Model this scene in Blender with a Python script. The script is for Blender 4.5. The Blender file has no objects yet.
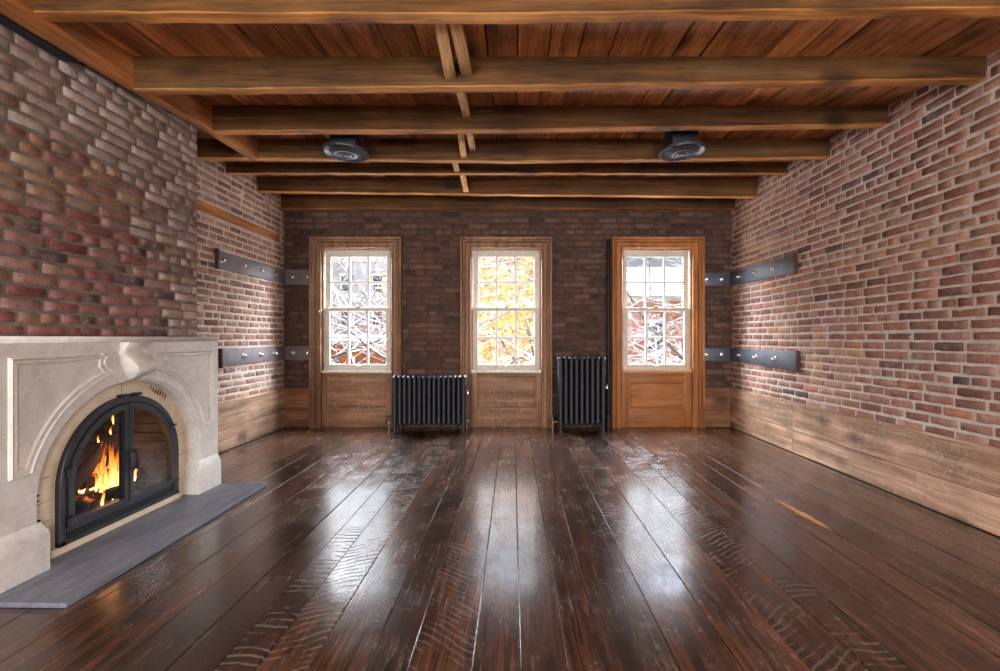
import bpy, math, random
from math import sin, cos, pi, sqrt, atan2
from mathutils import Vector, Matrix, noise

R = random.Random(7)
sc = bpy.context.scene
col = sc.collection
CAMZ, F, CX, CY = 1.10, 475.0, 513.0, 338.0

def PX(x, y, d):
    """photo pixel + depth -> metres"""
    return ((x - CX) * d / F, d, CAMZ - (y - CY) * d / F)

def lin(r, g, b):
    f = lambda c: (c / 12.92) if c <= 0.04045 else ((c + 0.055) / 1.055) ** 2.4
    return (f(r / 255), f(g / 255), f(b / 255))

# ------------------------------------------------------------------ mesh building
class MB:
    def __init__(s):
        s.v, s.f, s.c, s.m = [], [], [], []
        s.cur = (1, 1, 1, 1)
        s.mat = 0
    def vert(s, p, c=None):
        s.v.append((p[0], p[1], p[2])); s.c.append(c or s.cur)
        return len(s.v) - 1
    def face(s, *idx):
        s.f.append(tuple(idx)); s.m.append(s.mat)
    def box(s, x0, x1, y0, y1, z0, z1):
        a = [s.vert((x, y, z)) for z in (z0, z1) for y in (y0, y1) for x in (x0, x1)]
        for q in ((0, 2, 3, 1), (4, 5, 7, 6), (0, 1, 5, 4), (2, 6, 7, 3), (0, 4, 6, 2), (1, 3, 7, 5)):
            s.face(*[a[i] for i in q])
        return a
    def loft(s, rings, closed=True, cap=True):
        """rings: list of lists of points, same count"""
        ids = [[s.vert(p) for p in r] for r in rings]
        n = len(ids[0])
        for a, b in zip(ids, ids[1:]):
            for i in range(n if closed else n - 1):
                j = (i + 1) % n
                s.face(a[i], a[j], b[j], b[i])
        if cap and closed:
            s.face(*reversed(ids[0])); s.face(*ids[-1])
        return ids
    def tube(s, pts, r, n=10, cap=True):
        pts = [Vector(p) for p in pts]
        rr = r if isinstance(r, (list, tuple)) else [r] * len(pts)
        up = Vector((0, 0, 1)); rings = []
        prev = None
        for i, p in enumerate(pts):
            t = (pts[min(i + 1, len(pts) - 1)] - pts[max(i - 1, 0)]).normalized()
            if prev is None:
                ref = up if abs(t.z) < .9 else Vector((1, 0, 0))
                a = t.cross(ref).normalized()
            else:
                a = (prev - t * prev.dot(t)).normalized()
            prev = a
            b = t.cross(a)
            rings.append([p + a * (rr[i] * cos(2 * pi * k / n)) + b * (rr[i] * sin(2 * pi * k / n)) for k in range(n)])
        s.loft(rings, cap=cap)
    def lathe(s, c, axis, prof, n=24):
        """prof: list of (radius, height along axis)"""
        ax = Vector(axis).normalized()
        a = ax.orthogonal().normalized(); b = ax.cross(a); c = Vector(c)
        s.loft([[c + ax * h + a * (r * cos(2 * pi * k / n)) + b * (r * sin(2 * pi * k / n)) for k in range(n)] for r, h in prof])
    def build(s, name, mats, parent=None, bevel=0, smooth=False, seg=2, origin=None, angle=35):
        me = bpy.data.meshes.new(name)
        v = s.v
        if origin:
            v = [(p[0] - origin[0], p[1] - origin[1], p[2] - origin[2]) for p in v]
        me.from_pydata(v, [], s.f)
        if not isinstance(mats, (list, tuple)): mats = [mats]
        for m in mats: me.materials.append(m)
        if len(mats) > 1: me.polygons.foreach_set('material_index', s.m)
        at = me.color_attributes.new('Col', 'FLOAT_COLOR', 'POINT')
        at.data.foreach_set('color', [x for c in s.c for x in c])
        me.update()
        import bmesh
        bm = bmesh.new(); bm.from_mesh(me)
        bmesh.ops.recalc_face_normals(bm, faces=bm.faces)
        if bevel:
            es = [e for e in bm.edges if len(e.link_faces) == 2 and e.calc_face_angle(0) > .6]
            bmesh.ops.bevel(bm, geom=es, offset=bevel, segments=seg, profile=.6, affect='EDGES', clamp_overlap=True)
        for e in bm.edges:
            if len(e.link_faces) == 2 and e.calc_face_angle(0) > math.radians(angle): e.smooth = False
        bm.to_mesh(me); bm.free()
        if smooth or bevel:
            me.polygons.foreach_set('use_smooth', [True] * len(me.polygons))
        o = bpy.data.objects.new(name, me); col.objects.link(o)
        if origin and parent is None: o.location = origin
        if parent is not None:
            o.parent = parent
            base = Vector(parent['_w']) if '_w' in parent else Vector((0, 0, 0))
            org = Vector(origin) if origin else Vector((0, 0, 0))
            o.location = org - base
            o['_w'] = list(org)
        else:
            o['_w'] = list(origin) if origin else [0, 0, 0]
        return o

def tag(o, label, cat=None, group=None, kind=None):
    o['label'] = label
    if cat: o['category'] = cat
    if group: o['group'] = group
    if kind: o['kind'] = kind
    return o

def thing(name, loc, label, cat, group=None, kind=None):
    o = bpy.data.objects.new(name, None); col.objects.link(o)
    o.location = loc; o['_w'] = list(loc); o.empty_display_size = .1
    return tag(o, label, cat, group, kind)

# ------------------------------------------------------------------ materials
class N:
    def __init__(s, name):
        s.m = bpy.data.materials.new(name); s.m.use_nodes = True
        s.t = s.m.node_tree; s.t.nodes.clear()
    def n(s, typ, props=None, **inp):
        nd = s.t.nodes.new(typ)
        for k, v in (props or {}).items(): setattr(nd, k, v)
        for k, v in inp.items():
            key = int(k[1:]) if k[0] == '_' and k[1:].isdigit() else k.replace('_', ' ')
            sk = nd.inputs[key]
            if isinstance(v, bpy.types.NodeSocket): s.t.links.new(v, sk)
            elif isinstance(v, tuple) and len(v) == 3 and sk.type == 'RGBA': sk.default_value = (*v, 1)
            else: sk.default_value = v
        return nd
    def coord(s, scale=(1, 1, 1), src='Object'):
        tc = s.n('ShaderNodeTexCoord')
        return s.n('ShaderNodeMapping', Vector=tc.outputs[src], Scale=scale).outputs[0]
    def attr(s): return s.n('ShaderNodeAttribute', {'attribute_name': 'Col'})
    def noise(s, vec, scale=5, detail=4, rough=.55, dist=0):
        return s.n('ShaderNodeTexNoise', Vector=vec, Scale=scale, Detail=detail, Roughness=rough, Distortion=dist).outputs[0]
    def ramp(s, fac, stops):
        nd = s.n('ShaderNodeValToRGB', Fac=fac); cr = nd.color_ramp
        while len(cr.elements) < len(stops): cr.elements.new(.5)
        for e, (p, c) in zip(cr.elements, stops):
            e.position = p; e.color = (c, c, c, 1) if isinstance(c, (int, float)) else (*c, 1)
        return nd.outputs[0]
    def mix(s, fac, a, b, mode='MIX'):
        nd = s.n('ShaderNodeMix', {'data_type': 'RGBA', 'blend_type': mode})
        for i, v in ((0, fac), (6, a), (7, b)):
            sk = nd.inputs[i]
            if isinstance(v, bpy.types.NodeSocket): s.t.links.new(v, sk)
            elif isinstance(v, tuple): sk.default_value = (*v[:3], 1)
            else: sk.default_value = v
        return nd.outputs[2]
    def math(s, op, a, b=0.0, c=0.0, clamp=False):
        return s.n('ShaderNodeMath', {'operation': op, 'use_clamp': clamp}, _0=a, _1=b, _2=c).outputs[0]
    def bump(s, h, strength=.3, dist=.01):
        return s.n('ShaderNodeBump', Height=h, Strength=strength, Distance=dist).outputs[0]
    def out(s, **k):
        p = s.n('ShaderNodeBsdfPrincipled', None, **k)
        o = s.n('ShaderNodeOutputMaterial', Surface=p.outputs[0])
        return s.m

def m_brick(name, spec=.25, chalk=.25, chalkcol=(.62, .55, .5)):
    g = N(name); a = g.attr().outputs[0]; co = g.coord()
    n1 = g.noise(co, 14, 6, .65); n2 = g.noise(co, 90, 5, .7); n3 = g.noise(co, 2.3, 4, .6)
    c = g.mix(.75, a, g.ramp(n1, [(.25, .6), (.75, 1.4)]), 'MULTIPLY')
    c = g.mix(.45, c, g.ramp(n2, [(.3, .5), (.7, 1.4)]), 'MULTIPLY')
    cm = g.math('MULTIPLY', g.ramp(g.noise(co, 9, 8, .75), [(.5, 0), (.72, 1)]), g.ramp(n3, [(.4, 0), (.65, chalk * 2)]))
    c = g.mix(cm, c, chalkcol)
    pits = g.ramp(g.noise(co, 60, 3, .5), [(.28, 1), (.38, 0)])
    c = g.mix(g.math('MULTIPLY', pits, .6), c, (.03, .02, .018))
    h = g.math('ADD', g.math('MULTIPLY', n2, .5), g.math('SUBTRACT', n1, g.math('MULTIPLY', pits, .5)))
    return g.out(Base_Color=c, Roughness=.8, Specular_IOR_Level=spec, Normal=g.bump(h, .6, .006))

def m_mortar(name, c0, c1):
    g = N(name); co = g.coord()
    n1 = g.noise(co, 7, 6, .65); n2 = g.noise(co, 120, 4, .6)
    c = g.mix(g.ramp(n1, [(.3, 0), (.7, 1)]), c0, c1)
    c = g.mix(.5, c, g.ramp(n2, [(.3, .6), (.7, 1.3)]), 'MULTIPLY')
    return g.out(Base_Color=c, Roughness=.95, Specular_IOR_Level=.15, Normal=g.bump(g.math('ADD', n1, n2), .6, .006))

def m_wood(name, axis, dark, mid, light, rough=.6, knots=True, use_attr=True, wear=None, spec=.3, stain=.5, gscale=1.0):
    """axis: grain direction 0/1/2; Col attribute tints piece by piece"""
    g = N(name)
    sc1 = [14 * gscale] * 3; sc1[axis] = .8 * gscale
    sc2 = [70 * gscale] * 3; sc2[axis] = 2.5 * gscale
    a = g.attr()
    tc = g.n('ShaderNodeTexCoord').outputs['Object']
    off = g.n('ShaderNodeVectorMath', {'operation': 'SCALE'}, _0=a.outputs[0], Scale=37.0).outputs[0]
    base = g.n('ShaderNodeVectorMath', {'operation': 'ADD'}, _0=tc, _1=off).outputs[0] if use_attr else tc
    co1 = g.n('ShaderNodeMapping', Vector=base, Scale=tuple(sc1)).outputs[0]
    co2 = g.n('ShaderNodeMapping', Vector=base, Scale=tuple(sc2)).outputs[0]
    n1 = g.noise(co1, 1, 5, .6, .6); n2 = g.noise(co2, 1, 3, .6)
    n3 = g.noise(base, 2.2, 4, .6)
    c = g.ramp(n1, [(.25, dark), (.5, mid), (.75, light)])
    c = g.mix(.5, c, g.ramp(n2, [(.3, .5), (.65, 1.35)]), 'MULTIPLY')
    c = g.mix(stain, c, g.ramp(n3, [(.3, .45), (.62, 1.2)]), 'MULTIPLY')
    h = n2
    s4 = [38 * gscale] * 3; s4[axis] = .9 * gscale
    ck = g.noise(g.n('ShaderNodeMapping', Vector=base, Scale=tuple(s4)).outputs[0], 1, 2, .4, .3)
    ck = g.math('MULTIPLY', g.ramp(ck, [(.47, 0), (.5, 1), (.53, 0)]), g.ramp(n3, [(.4, .85), (.62, 0)]))
    c = g.mix(g.math('MULTIPLY', ck, .7), c, tuple(x * .3 for x in dark))
    if knots:
        s3 = [6.0] * 3; s3[axis] = 3.0
        cv = g.n('ShaderNodeMapping', Vector=base, Scale=tuple(s3)).outputs[0]
        vd = g.n('ShaderNodeTexVoronoi', Vector=cv, Scale=.55).outputs['Distance']
        k = g.ramp(vd, [(.1, 1), (.24, 0)])
        c = g.mix(g.math('MULTIPLY', k, .75), c, tuple(x * .35 for x in dark))
    if use_attr:
        c = g.mix(1, c, g.ramp(a.outputs['Fac'], [(0, .62), (1, 1.3)]), 'MULTIPLY')
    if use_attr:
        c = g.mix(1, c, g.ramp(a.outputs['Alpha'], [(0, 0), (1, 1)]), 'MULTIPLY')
    if wear:
        w = g.math('MULTIPLY', g.ramp(g.noise(base, 26, 6, .7, 1.5), [(.52, 0), (.66, 1)]), g.ramp(g.noise(base, 3.1, 3), [(.42, 0), (.6, .7)]))
        c = g.mix(w, c, wear)
    return g.out(Base_Color=c, Roughness=rough, Specular_IOR_Level=spec, Normal=g.bump(h, .35, .004))

def m_plain(name, c, rough=.5, metal=0, spec=.5, var=.25, scale=20, bump=.1):
    g = N(name); co = g.coord(); n = g.noise(co, scale, 5, .6)
    cc = g.mix(var, c, g.ramp(n, [(.3, .45), (.7, 1.5)]), 'MULTIPLY')
    return g.out(Base_Color=cc, Roughness=rough, Metallic=metal, Specular_IOR_Level=spec, Normal=g.bump(n, bump, .004))

def m_glass(name, tint=(1, 1, 1), refl=.06):
    g = N(name)
    t = g.n('ShaderNodeBsdfTransparent', Color=tint); gl = g.n('ShaderNodeBsdfGlossy', Roughness=.02)
    fr = g.n('ShaderNodeFresnel', IOR=1.45)
    mx = g.n('ShaderNodeMixShader', _0=fr.outputs[0] if refl is None else refl, _1=t.outputs[0], _2=gl.outputs[0])
    g.n('ShaderNodeOutputMaterial', Surface=mx.outputs[0])
    return g.m

def m_floor():
    g = N('plank_floor')
    a = g.attr(); sep = g.n('ShaderNodeSeparateColor', Color=a.outputs[0])
    tone, saw, rnd = sep.outputs[0], sep.outputs[1], sep.outputs[2]
    ctr = g.math('MULTIPLY_ADD', a.outputs['Alpha'], 6.0, -3.0)
    tc = g.n('ShaderNodeTexCoord').outputs['Object']
    xyz = g.n('ShaderNodeSeparateXYZ', Vector=tc)
    off = g.n('ShaderNodeCombineXYZ', X=0.0, Y=g.math('MULTIPLY', rnd, 31.0), Z=g.math('MULTIPLY', rnd, 17.0)).outputs[0]
    base = g.n('ShaderNodeVectorMath', {'operation': 'ADD'}, _0=tc, _1=off).outputs[0]
    co1 = g.n('ShaderNodeMapping', Vector=base, Scale=(16, .8, 1)).outputs[0]
    co2 = g.n('ShaderNodeMapping', Vector=base, Scale=(95, 3.0, 1)).outputs[0]
    n1 = g.noise(co1, 1, 6, .62, .9); n2 = g.noise(co2, 1, 4, .62, .3); n3 = g.noise(base, 2.4, 4, .6)
    c = g.ramp(n1, [(.28, (.012, .007, .0055)), (.48, (.046, .023, .0145)), (.62, (.085, .036, .019)), (.78, (.16, .07, .032))])
    c = g.mix(.75, c, g.ramp(n2, [(.36, .38), (.64, 1.55)]), 'MULTIPLY')
    c = g.mix(.6, c, g.ramp(n3, [(.3, .5), (.7, 1.4)]), 'MULTIPLY')
    c = g.mix(1, c, g.ramp(tone, [(0, .5), (1, 2.0)]), 'MULTIPLY')
    # worn pale scratches along the grain
    co3 = g.n('ShaderNodeMapping', Vector=base, Scale=(70, 5, 1)).outputs[0]
    sc_ = g.math('MULTIPLY', g.ramp(g.noise(co3, 1, 6, .75, .8), [(.54, 0), (.68, 1)]), g.ramp(g.noise(base, 2.6, 4), [(.42, 0), (.6, .6)]))
    c = g.mix(sc_, c, (.30, .24, .2))
    # chips
    ch = g.math('MULTIPLY', g.ramp(g.noise(base, 34, 5, .7), [(.66, 0), (.72, 1)]), g.ramp(g.noise(base, 1.9, 2), [(.5, 0), (.6, .6)]))
    c = g.mix(ch, c, (.36, .27, .2))
    # circular-saw arcs
    dx = g.math('SUBTRACT', xyz.outputs[0], g.math('ADD', ctr, g.math('MULTIPLY', g.math('SUBTRACT', rnd, .5), .8)))
    ph = g.math('ADD', xyz.outputs[1], g.math('MULTIPLY', g.math('MULTIPLY', dx, dx), 1.0))
    ph = g.math('ADD', ph, g.math('MULTIPLY', g.noise(base, 5, 2), .09))
    w = g.math('SINE', g.math('MULTIPLY', ph, 2 * pi / .042))
    wl = g.math('MULTIPLY', g.ramp(w, [(.45, 0), (.95, 1)]), g.ramp(g.noise(base, 5.5, 5, .65), [(.42, 0), (.6, 1)]))
    wl = g.math('MULTIPLY', wl, saw)
    c = g.mix(g.math('MULTIPLY', wl, .5), c, (.34, .3, .26))
    h = g.math('ADD', g.math('MULTIPLY', n2, .4), g.math('MULTIPLY', wl, .9))
    h = g.math('ADD', h, g.math('MULTIPLY', g.noise(base, 6, 3), .9))
    rough = g.ramp(g.noise(base, 7, 6, .7), [(.3, .13), (.7, .3)])
    rough = g.math('ADD', rough, g.math('MULTIPLY', g.math('ADD', sc_, wl), .25), 0, True)
    return g.out(Base_Color=c, Roughness=rough, Specular_IOR_Level=.75, Normal=g.bump(h, .3, .004),
                 Coat_Weight=.25, Coat_Roughness=.09)

def m_marble():
    g = N('grey_marble'); co = g.coord()
    n1 = g.noise(co, 3.5, 8, .7, 1.2); n2 = g.noise(co, 30, 6, .7); n3 = g.noise(co, 1.6, 6, .65, 2.5)
    c = g.mix(g.ramp(n1, [(.3, 0), (.7, 1)]), lin(212, 207, 198), lin(234, 230, 223))
    c = g.mix(g.ramp(n3, [(.47, 0), (.5, .2), (.53, 0)]), c, lin(150, 146, 142))
    c = g.mix(.35, c, g.ramp(n2, [(.3, .7), (.65, 1.12)]), 'MULTIPLY')
    st = g.math('MULTIPLY', g.ramp(g.noise(co, 9, 7, .75), [(.58, 0), (.78, .6)]), .45)
    c = g.mix(st, c, lin(165, 148, 128))
    return g.out(Base_Color=c, Roughness=.42, Specular_IOR_Level=.4, Normal=g.bump(n2, .06, .003))

def m_slate():
    g = N('slate'); co = g.coord((5, 1.2, 5)); co2 = g.coord()
    n1 = g.noise(co, 3, 7, .7, .6); n2 = g.noise(co2, 40, 5, .7)
    c = g.ramp(n1, [(.3, lin(92, 97, 108)), (.7, lin(134, 140, 152))])
    c = g.mix(.35, c, g.ramp(n2, [(.3, .6), (.7, 1.35)]), 'MULTIPLY')
    return g.out(Base_Color=c, Roughness=.5, Specular_IOR_Level=.4, Normal=g.bump(g.math('ADD', n1, n2), .25, .003))

def m_snowy(name, c, thr0=.15, thr1=.45, scale=8):
    g = N(name); geo = g.n('ShaderNodeNewGeometry')
    z = g.n('ShaderNodeSeparateXYZ', Vector=geo.outputs['Normal']).outputs[2]
    co = g.coord(); n = g.noise(co, scale, 4, .6)
    zz = g.math('ADD', z, g.math('MULTIPLY', g.math('SUBTRACT', n, .5), .8))
    f = g.ramp(g.math('MULTIPLY_ADD', zz, .5, .5), [(.5 + thr0 / 2, 0), (.5 + thr1 / 2, 1)])
    cc = g.mix(f, g.mix(.6, c, g.ramp(n, [(.3, .5), (.7, 1.4)]), 'MULTIPLY'), (.85, .86, .88))
    return g.out(Base_Color=cc, Roughness=.9, Specular_IOR_Level=.1)

def m_flame(name='flame', s=5.0):
    g = N(name); a = g.attr()
    c = g.ramp(a.outputs['Fac'], [(0, (1, .66, .26)), (.35, (1, .45, .11)), (.7, (1, .24, .03)), (1, (.6, .07, .005))])
    st = g.ramp(a.outputs['Fac'], [(0, 1), (.5, .5), (1, .1)])
    em = g.n('ShaderNodeEmission', Color=c, Strength=g.math('MULTIPLY', st, s))
    tr = g.n('ShaderNodeBsdfTransparent')
    f = g.ramp(a.outputs['Fac'], [(.0, .95), (.6, .7), (1, .15)])
    mx = g.n('ShaderNodeMixShader', _0=f, _1=tr.outputs[0], _2=em.outputs[0])
    g.n('ShaderNodeOutputMaterial', Surface=mx.outputs[0])
    return g.m

def m_ember():
    g = N('charred_wood'); co = g.coord()
    n = g.noise(co, 26, 5, .7); n2 = g.noise(co, 7, 3)
    c = g.ramp(n, [(.35, (.01, .009, .008)), (.6, (.05, .04, .035)), (.72, (.35, .32, .3))])
    e = g.math('MULTIPLY', g.ramp(n, [(.52, 0), (.64, 1)]), g.ramp(n2, [(.5, 0), (.6, 1)]))
    return g.out(Base_Color=c, Roughness=.95, Emission_Color=(1, .2, .04), Emission_Strength=g.math('MULTIPLY', e, 1.6), Normal=g.bump(n, .8, .01))

M = {}
M['brick'] = m_brick('old_brick', chalk=.42, chalkcol=(.56, .46, .4))
M['brick_breast'] = m_brick('rough_brick', chalk=.4, chalkcol=(.5, .42, .38))
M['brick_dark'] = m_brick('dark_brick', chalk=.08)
M['mortar_light'] = m_mortar('pale_mortar', lin(186, 171, 158), lin(224, 213, 201))
M['brick_washed'] = m_brick('washed_brick', chalk=.55, chalkcol=(.66, .58, .52))
M['mortar_grey'] = m_mortar('grey_mortar', lin(104, 93, 85), lin(146, 133, 122))
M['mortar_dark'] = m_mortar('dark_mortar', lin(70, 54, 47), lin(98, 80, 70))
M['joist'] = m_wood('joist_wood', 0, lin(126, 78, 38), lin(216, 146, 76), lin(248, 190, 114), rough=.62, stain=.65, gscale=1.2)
M['trimmer'] = m_wood('trimmer_wood', 1, lin(110, 66, 34), lin(165, 104, 56), lin(196, 132, 78), rough=.6, stain=.35)
M['boards'] = m_wood('ceiling_board_wood', 1, lin(96, 56, 30), lin(186, 120, 68), lin(226, 164, 102), rough=.6, stain=.6)
M['strut'] = m_wood('strut_wood', 1, lin(170, 120, 72), lin(222, 174, 114), lin(244, 204, 146), rough=.7, stain=.3)
M['casing'] = m_wood('casing_wood', 2, lin(108, 72, 48), lin(146, 106, 76), lin(176, 136, 104), rough=.5, knots=False, wear=lin(196, 164, 136), stain=.3)
M['casing_h'] = m_wood('casing_wood_across', 0, lin(108, 72, 48), lin(146, 106, 76), lin(176, 136, 104), rough=.5, knots=False, wear=lin(214, 192, 172), stain=.3)
M['casing_new'] = m_wood('orange_casing_wood', 2, lin(132, 80, 40), lin(168, 108, 58), lin(190, 132, 80), rough=.45, knots=False, stain=.25)
M['casing_new_h'] = m_wood('orange_casing_wood_across', 0, lin(132, 80, 40), lin(168, 108, 58), lin(190, 132, 80), rough=.45, knots=False, stain=.25)
M['wains_y'] = m_wood('salvaged_board', 1, lin(112, 84, 64), lin(172, 136, 110), lin(212, 182, 154), rough=.7, stain=.55, wear=lin(206, 190, 174))
M['wains_x'] = m_wood('salvaged_board_across', 0, lin(90, 58, 38), lin(132, 90, 62), lin(160, 118, 84), rough=.65, stain=.6)
M['sash'] = m_plain('white_sash_paint', lin(236, 233, 226), .45, var=.12, scale=30)
M['sash_dirty'] = m_plain('cream_sash_paint', lin(206, 199, 184), .5, var=.35, scale=40)
M['glass'] = m_glass('window_glass', (.97, .98, .98), .05)
M['fireglass'] = m_glass('fireplace_glass', (.8, .8, .82), .07)
M['iron'] = m_plain('black_cast_iron', (.024, .026, .034), .5, .2, .6, .3, 60, .15)
M['irondoor'] = m_plain('grey_iron', (.048, .05, .056), .4, .5, .5, .3, 60, .2)
M['steel'] = m_plain('blue_grey_steel', (.11, .122, .15), .4, .4, .5, .4, 9, .1)
M['steel_matte'] = m_plain('dull_grey_steel', (.19, .172, .18), .6, .2, .4, .35, 9, .1)
M['chrome'] = m_plain('nickel', (.75, .72, .66), .25, 1, .5, .2, 30, .05)
M['brass'] = m_plain('tarnished_brass', (.2, .14, .08), .4, .9, .5, .4, 40, .1)
M['rust'] = m_plain('rusty_steel', (.09, .045, .03), .7, .3, .4, .5, 40, .3)
M['ventblack'] = m_plain('vent_black', (.02, .021, .024), .4, .2, .5, .2, 30, .05)
M['ventgrey'] = m_plain('vent_grey', (.05, .054, .062), .38, .4, .5, .3, 30, .05)
M['cable'] = m_plain('black_rubber', (.012, .012, .012), .55, 0, .4, .1)
M['cream'] = m_plain('cream_paint', lin(222, 204, 176), .6, 0, .35, .2, 14, .2)
M['soot'] = m_plain('black_mark', (.012, .011, .01), .8, 0, .2, .2)
M['firebrick'] = m_mortar('firebox_lining', (.035, .032, .03), (.17, .155, .145))
M['ember'] = m_ember()
M['flame'] = m_flame('flame', 9.0)
M['log'] = m_plain('burning_log_bark', (.1, .065, .045), .9, 0, .2, .7, 18, .8)
M['marble'] = m_marble()
M['slate'] = m_slate()
M['floor'] = m_floor()
M['raw'] = m_wood('raw_split_wood', 1, lin(140, 92, 50), lin(196, 146, 92), lin(226, 188, 138), rough=.6, knots=False)
M['plaster'] = m_plain('off_white_plaster', lin(205, 196, 184), .9, 0, .2, .15, 6, .1)
M['bark'] = m_snowy('snowy_bark', lin(88, 78, 70), .42, .68)
M['leaf'] = m_plain('orange_leaf', (.5, .23, .05), .8, 0, .2, .5, 3, 0)
M['needle'] = m_snowy('snowy_evergreen', lin(58, 70, 52), .1, .5, 5)
M['snow'] = m_plain('snow', (.84, .85, .88), .9, 0, .2, .08, 2, .3)
M['dark_ground'] = m_plain('low_bounce_ground', (.05, .042, .034), .9, 0, .2, .4, 2, .3)
M['facade'] = m_plain('orange_brick_facade', lin(196, 122, 84), .9, 0, .2, .35, 6, .1)
M['facade_white'] = m_plain('white_facade', lin(178, 176, 172), .9, 0, .2, .15, 3, .1)
M['facade_grey'] = m_plain('grey_stucco', lin(150, 148, 145), .9, 0, .2, .3, 3, .1)
M['darkglass'] = m_plain('dark_window_glass', (.05, .055, .065), .15, 0, .6, .2)
M['stone'] = m_plain('pale_lintel_stone', lin(205, 198, 188), .8, 0, .3, .2)

# ------------------------------------------------------------------ brick walls
def vary(c, r, amt=.18):
    k = 1 + r.uniform(-amt, amt); w = r.uniform(-.05, .05)
    return (max(0, c[0] * k * (1 + w)), max(0, c[1] * k), max(0, c[2] * k * (1 - w)), 1)

def subtract(iv, hs):
    out = [iv]
    for a, b in hs:
        nx = []
        for p, q in out:
            if b <= p or a >= q: nx.append((p, q)); continue
            if a > p: nx.append((p, a))
            if b < q: nx.append((b, q))
        out = nx
    return out

def brick_wall(name, P, u0, u1, v0, v1, holes, colfn, mats, course=.071, H=.058, J=.011, L=.205, seed=1,
               depth=.008, rough=1.0, thick=.2, hole_fn=None, vmax_fn=None, label=''):
    """P(u, v, w): w is out of the wall. Bricks and backing become one mesh"""
    r = random.Random(seed); mb = MB()
    us = sorted({u0, u1, *[min(max(h[k], u0), u1) for h in holes for k in (0, 1)]})
    vs = sorted({v0, v1, *[min(max(h[k], v0), v1) for h in holes for k in (2, 3)]})
    mb.mat = 1
    for ua, ub in zip(us, us[1:]):
        for va, vb in zip(vs, vs[1:]):
            cu, cv = (ua + ub) / 2, (va + vb) / 2
            if any(h[0] < cu < h[1] and h[2] < cv < h[3] for h in holes): continue
            nu, nv = max(1, int((ub - ua) / .5)), max(1, int((vb - va) / .5))
            # solid backing block
            a = [mb.vert(P(u, v, w)) for w in (-depth, -thick) for v in (va, vb) for u in (ua, ub)]
            for q in ((0, 1, 3, 2), (4, 6, 7, 5), (0, 4, 5, 1), (2, 3, 7, 6), (0, 2, 6, 4), (1, 5, 7, 3)):
                mb.face(*[a[i] for i in q])
    mb.mat = 0
    i = 0; v = v0 + .004
    while v + H * .6 < v1:
        hh = min(H, v1 - v) * r.uniform(.94, 1.03)
        header = (i % 7 == 5)
        ll = L * .5 if header else L
        u = u0 - r.uniform(0, ll)
        hs = [(h[0], h[1]) for h in holes if h[2] < v + hh - .01 and h[3] > v + .01]
        if hole_fn: hs += hole_fn(v + hh / 2)
        while u < u1:
            bl = ll * r.uniform(.9, 1.08)
            if not header and r.random() < .06: bl = ll * .5
            vw = v + .005 * noise.noise((u * 1.3, v * 2.0, seed)) * rough
            for a, b in subtract((max(u, u0), min(u + bl, u1)), hs):
                if b - a < .022: continue
                cr, pro = colfn((a + b) / 2, v, r)
                one_brick(mb, P, a, b, vw + r.uniform(-.002, .002), hh, cr, r, rough, depth + .006, pro)
            u += bl + J * r.uniform(.8, 1.3)
        v += course; i += 1
    o = mb.build(name, mats, smooth=True, angle=70)
    tag(o, label, 'wall', kind='structure')
    return o

def one_brick(mb, P, a, b, v, h, c, r, rough, depth, pro):
    e = .007
    n = max(1, int((b - a) / .05))
    us = [a, a + e] + [a + e + (b - a - 2 * e) * k / n for k in range(1, n)] + [b - e, b]
    vs = [v, v + e, v + h - e, v + h]
    w0 = pro + r.uniform(-.002, .0025) * rough
    tu, tv = r.uniform(-.01, .01) * rough, r.uniform(-.016, .016) * rough
    ids = []
    for jv, vv in enumerate(vs):
        row = []
        for ju, uu in enumerate(us):
            edge = jv in (0, 3) or ju in (0, len(us) - 1)
            corner = jv in (0, 3) and ju in (0, len(us) - 1)
            w = w0 + tu * (uu - (a + b) / 2) + tv * (vv - v - h / 2) + r.uniform(-.0012, .0012) * rough
            du = dv = 0
            if edge:
                w -= .0035 + r.uniform(0, .004) * rough
                if ju == 0: du = r.uniform(0, .004) * rough
                if ju == len(us) - 1: du = -r.uniform(0, .004) * rough
                if jv == 0: dv = r.uniform(0, .004) * rough
                if jv == 3: dv = -r.uniform(0, .004) * rough
            if corner:
                w -= .003 * rough
                du += (.004 if ju == 0 else -.004); dv += (.004 if jv == 0 else -.004)
            row.append(mb.vert(P(uu + du, vv + dv, w), c))
        ids.append(row)
    for j in range(3):
        for k in range(len(us) - 1):
            mb.face(ids[j][k], ids[j][k + 1], ids[j + 1][k + 1], ids[j + 1][k])
    per = ids[0] + [ids[1][-1], ids[2][-1]] + ids[3][::-1] + [ids[2][0], ids[1][0]]
    pv = [mb.v[q] for q in per]
    # skirt straight back into the mortar
    o = Vector(P(0, 0, 0)); nn = Vector(P(0, 0, -1)) - o
    back = [mb.vert(Vector(p) + nn * depth, c) for p in pv]
    m = len(per)
    for k in range(m):
        mb.face(per[k], per[(k + 1) % m], back[(k + 1) % m], back[k])

XR, XL, XB, YB, YR = 2.70, -2.825, -2.30, 5.857, -3.0
ZT = 2.98
CB, CE = 1.90, 3.465     # chimney breast along depth
def pick(r, *cs):
    t = r.random() * sum(w for w, _ in cs)
    for w, c in cs:
        t -= w
        if t <= 0: return c
    return cs[-1][1]

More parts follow.
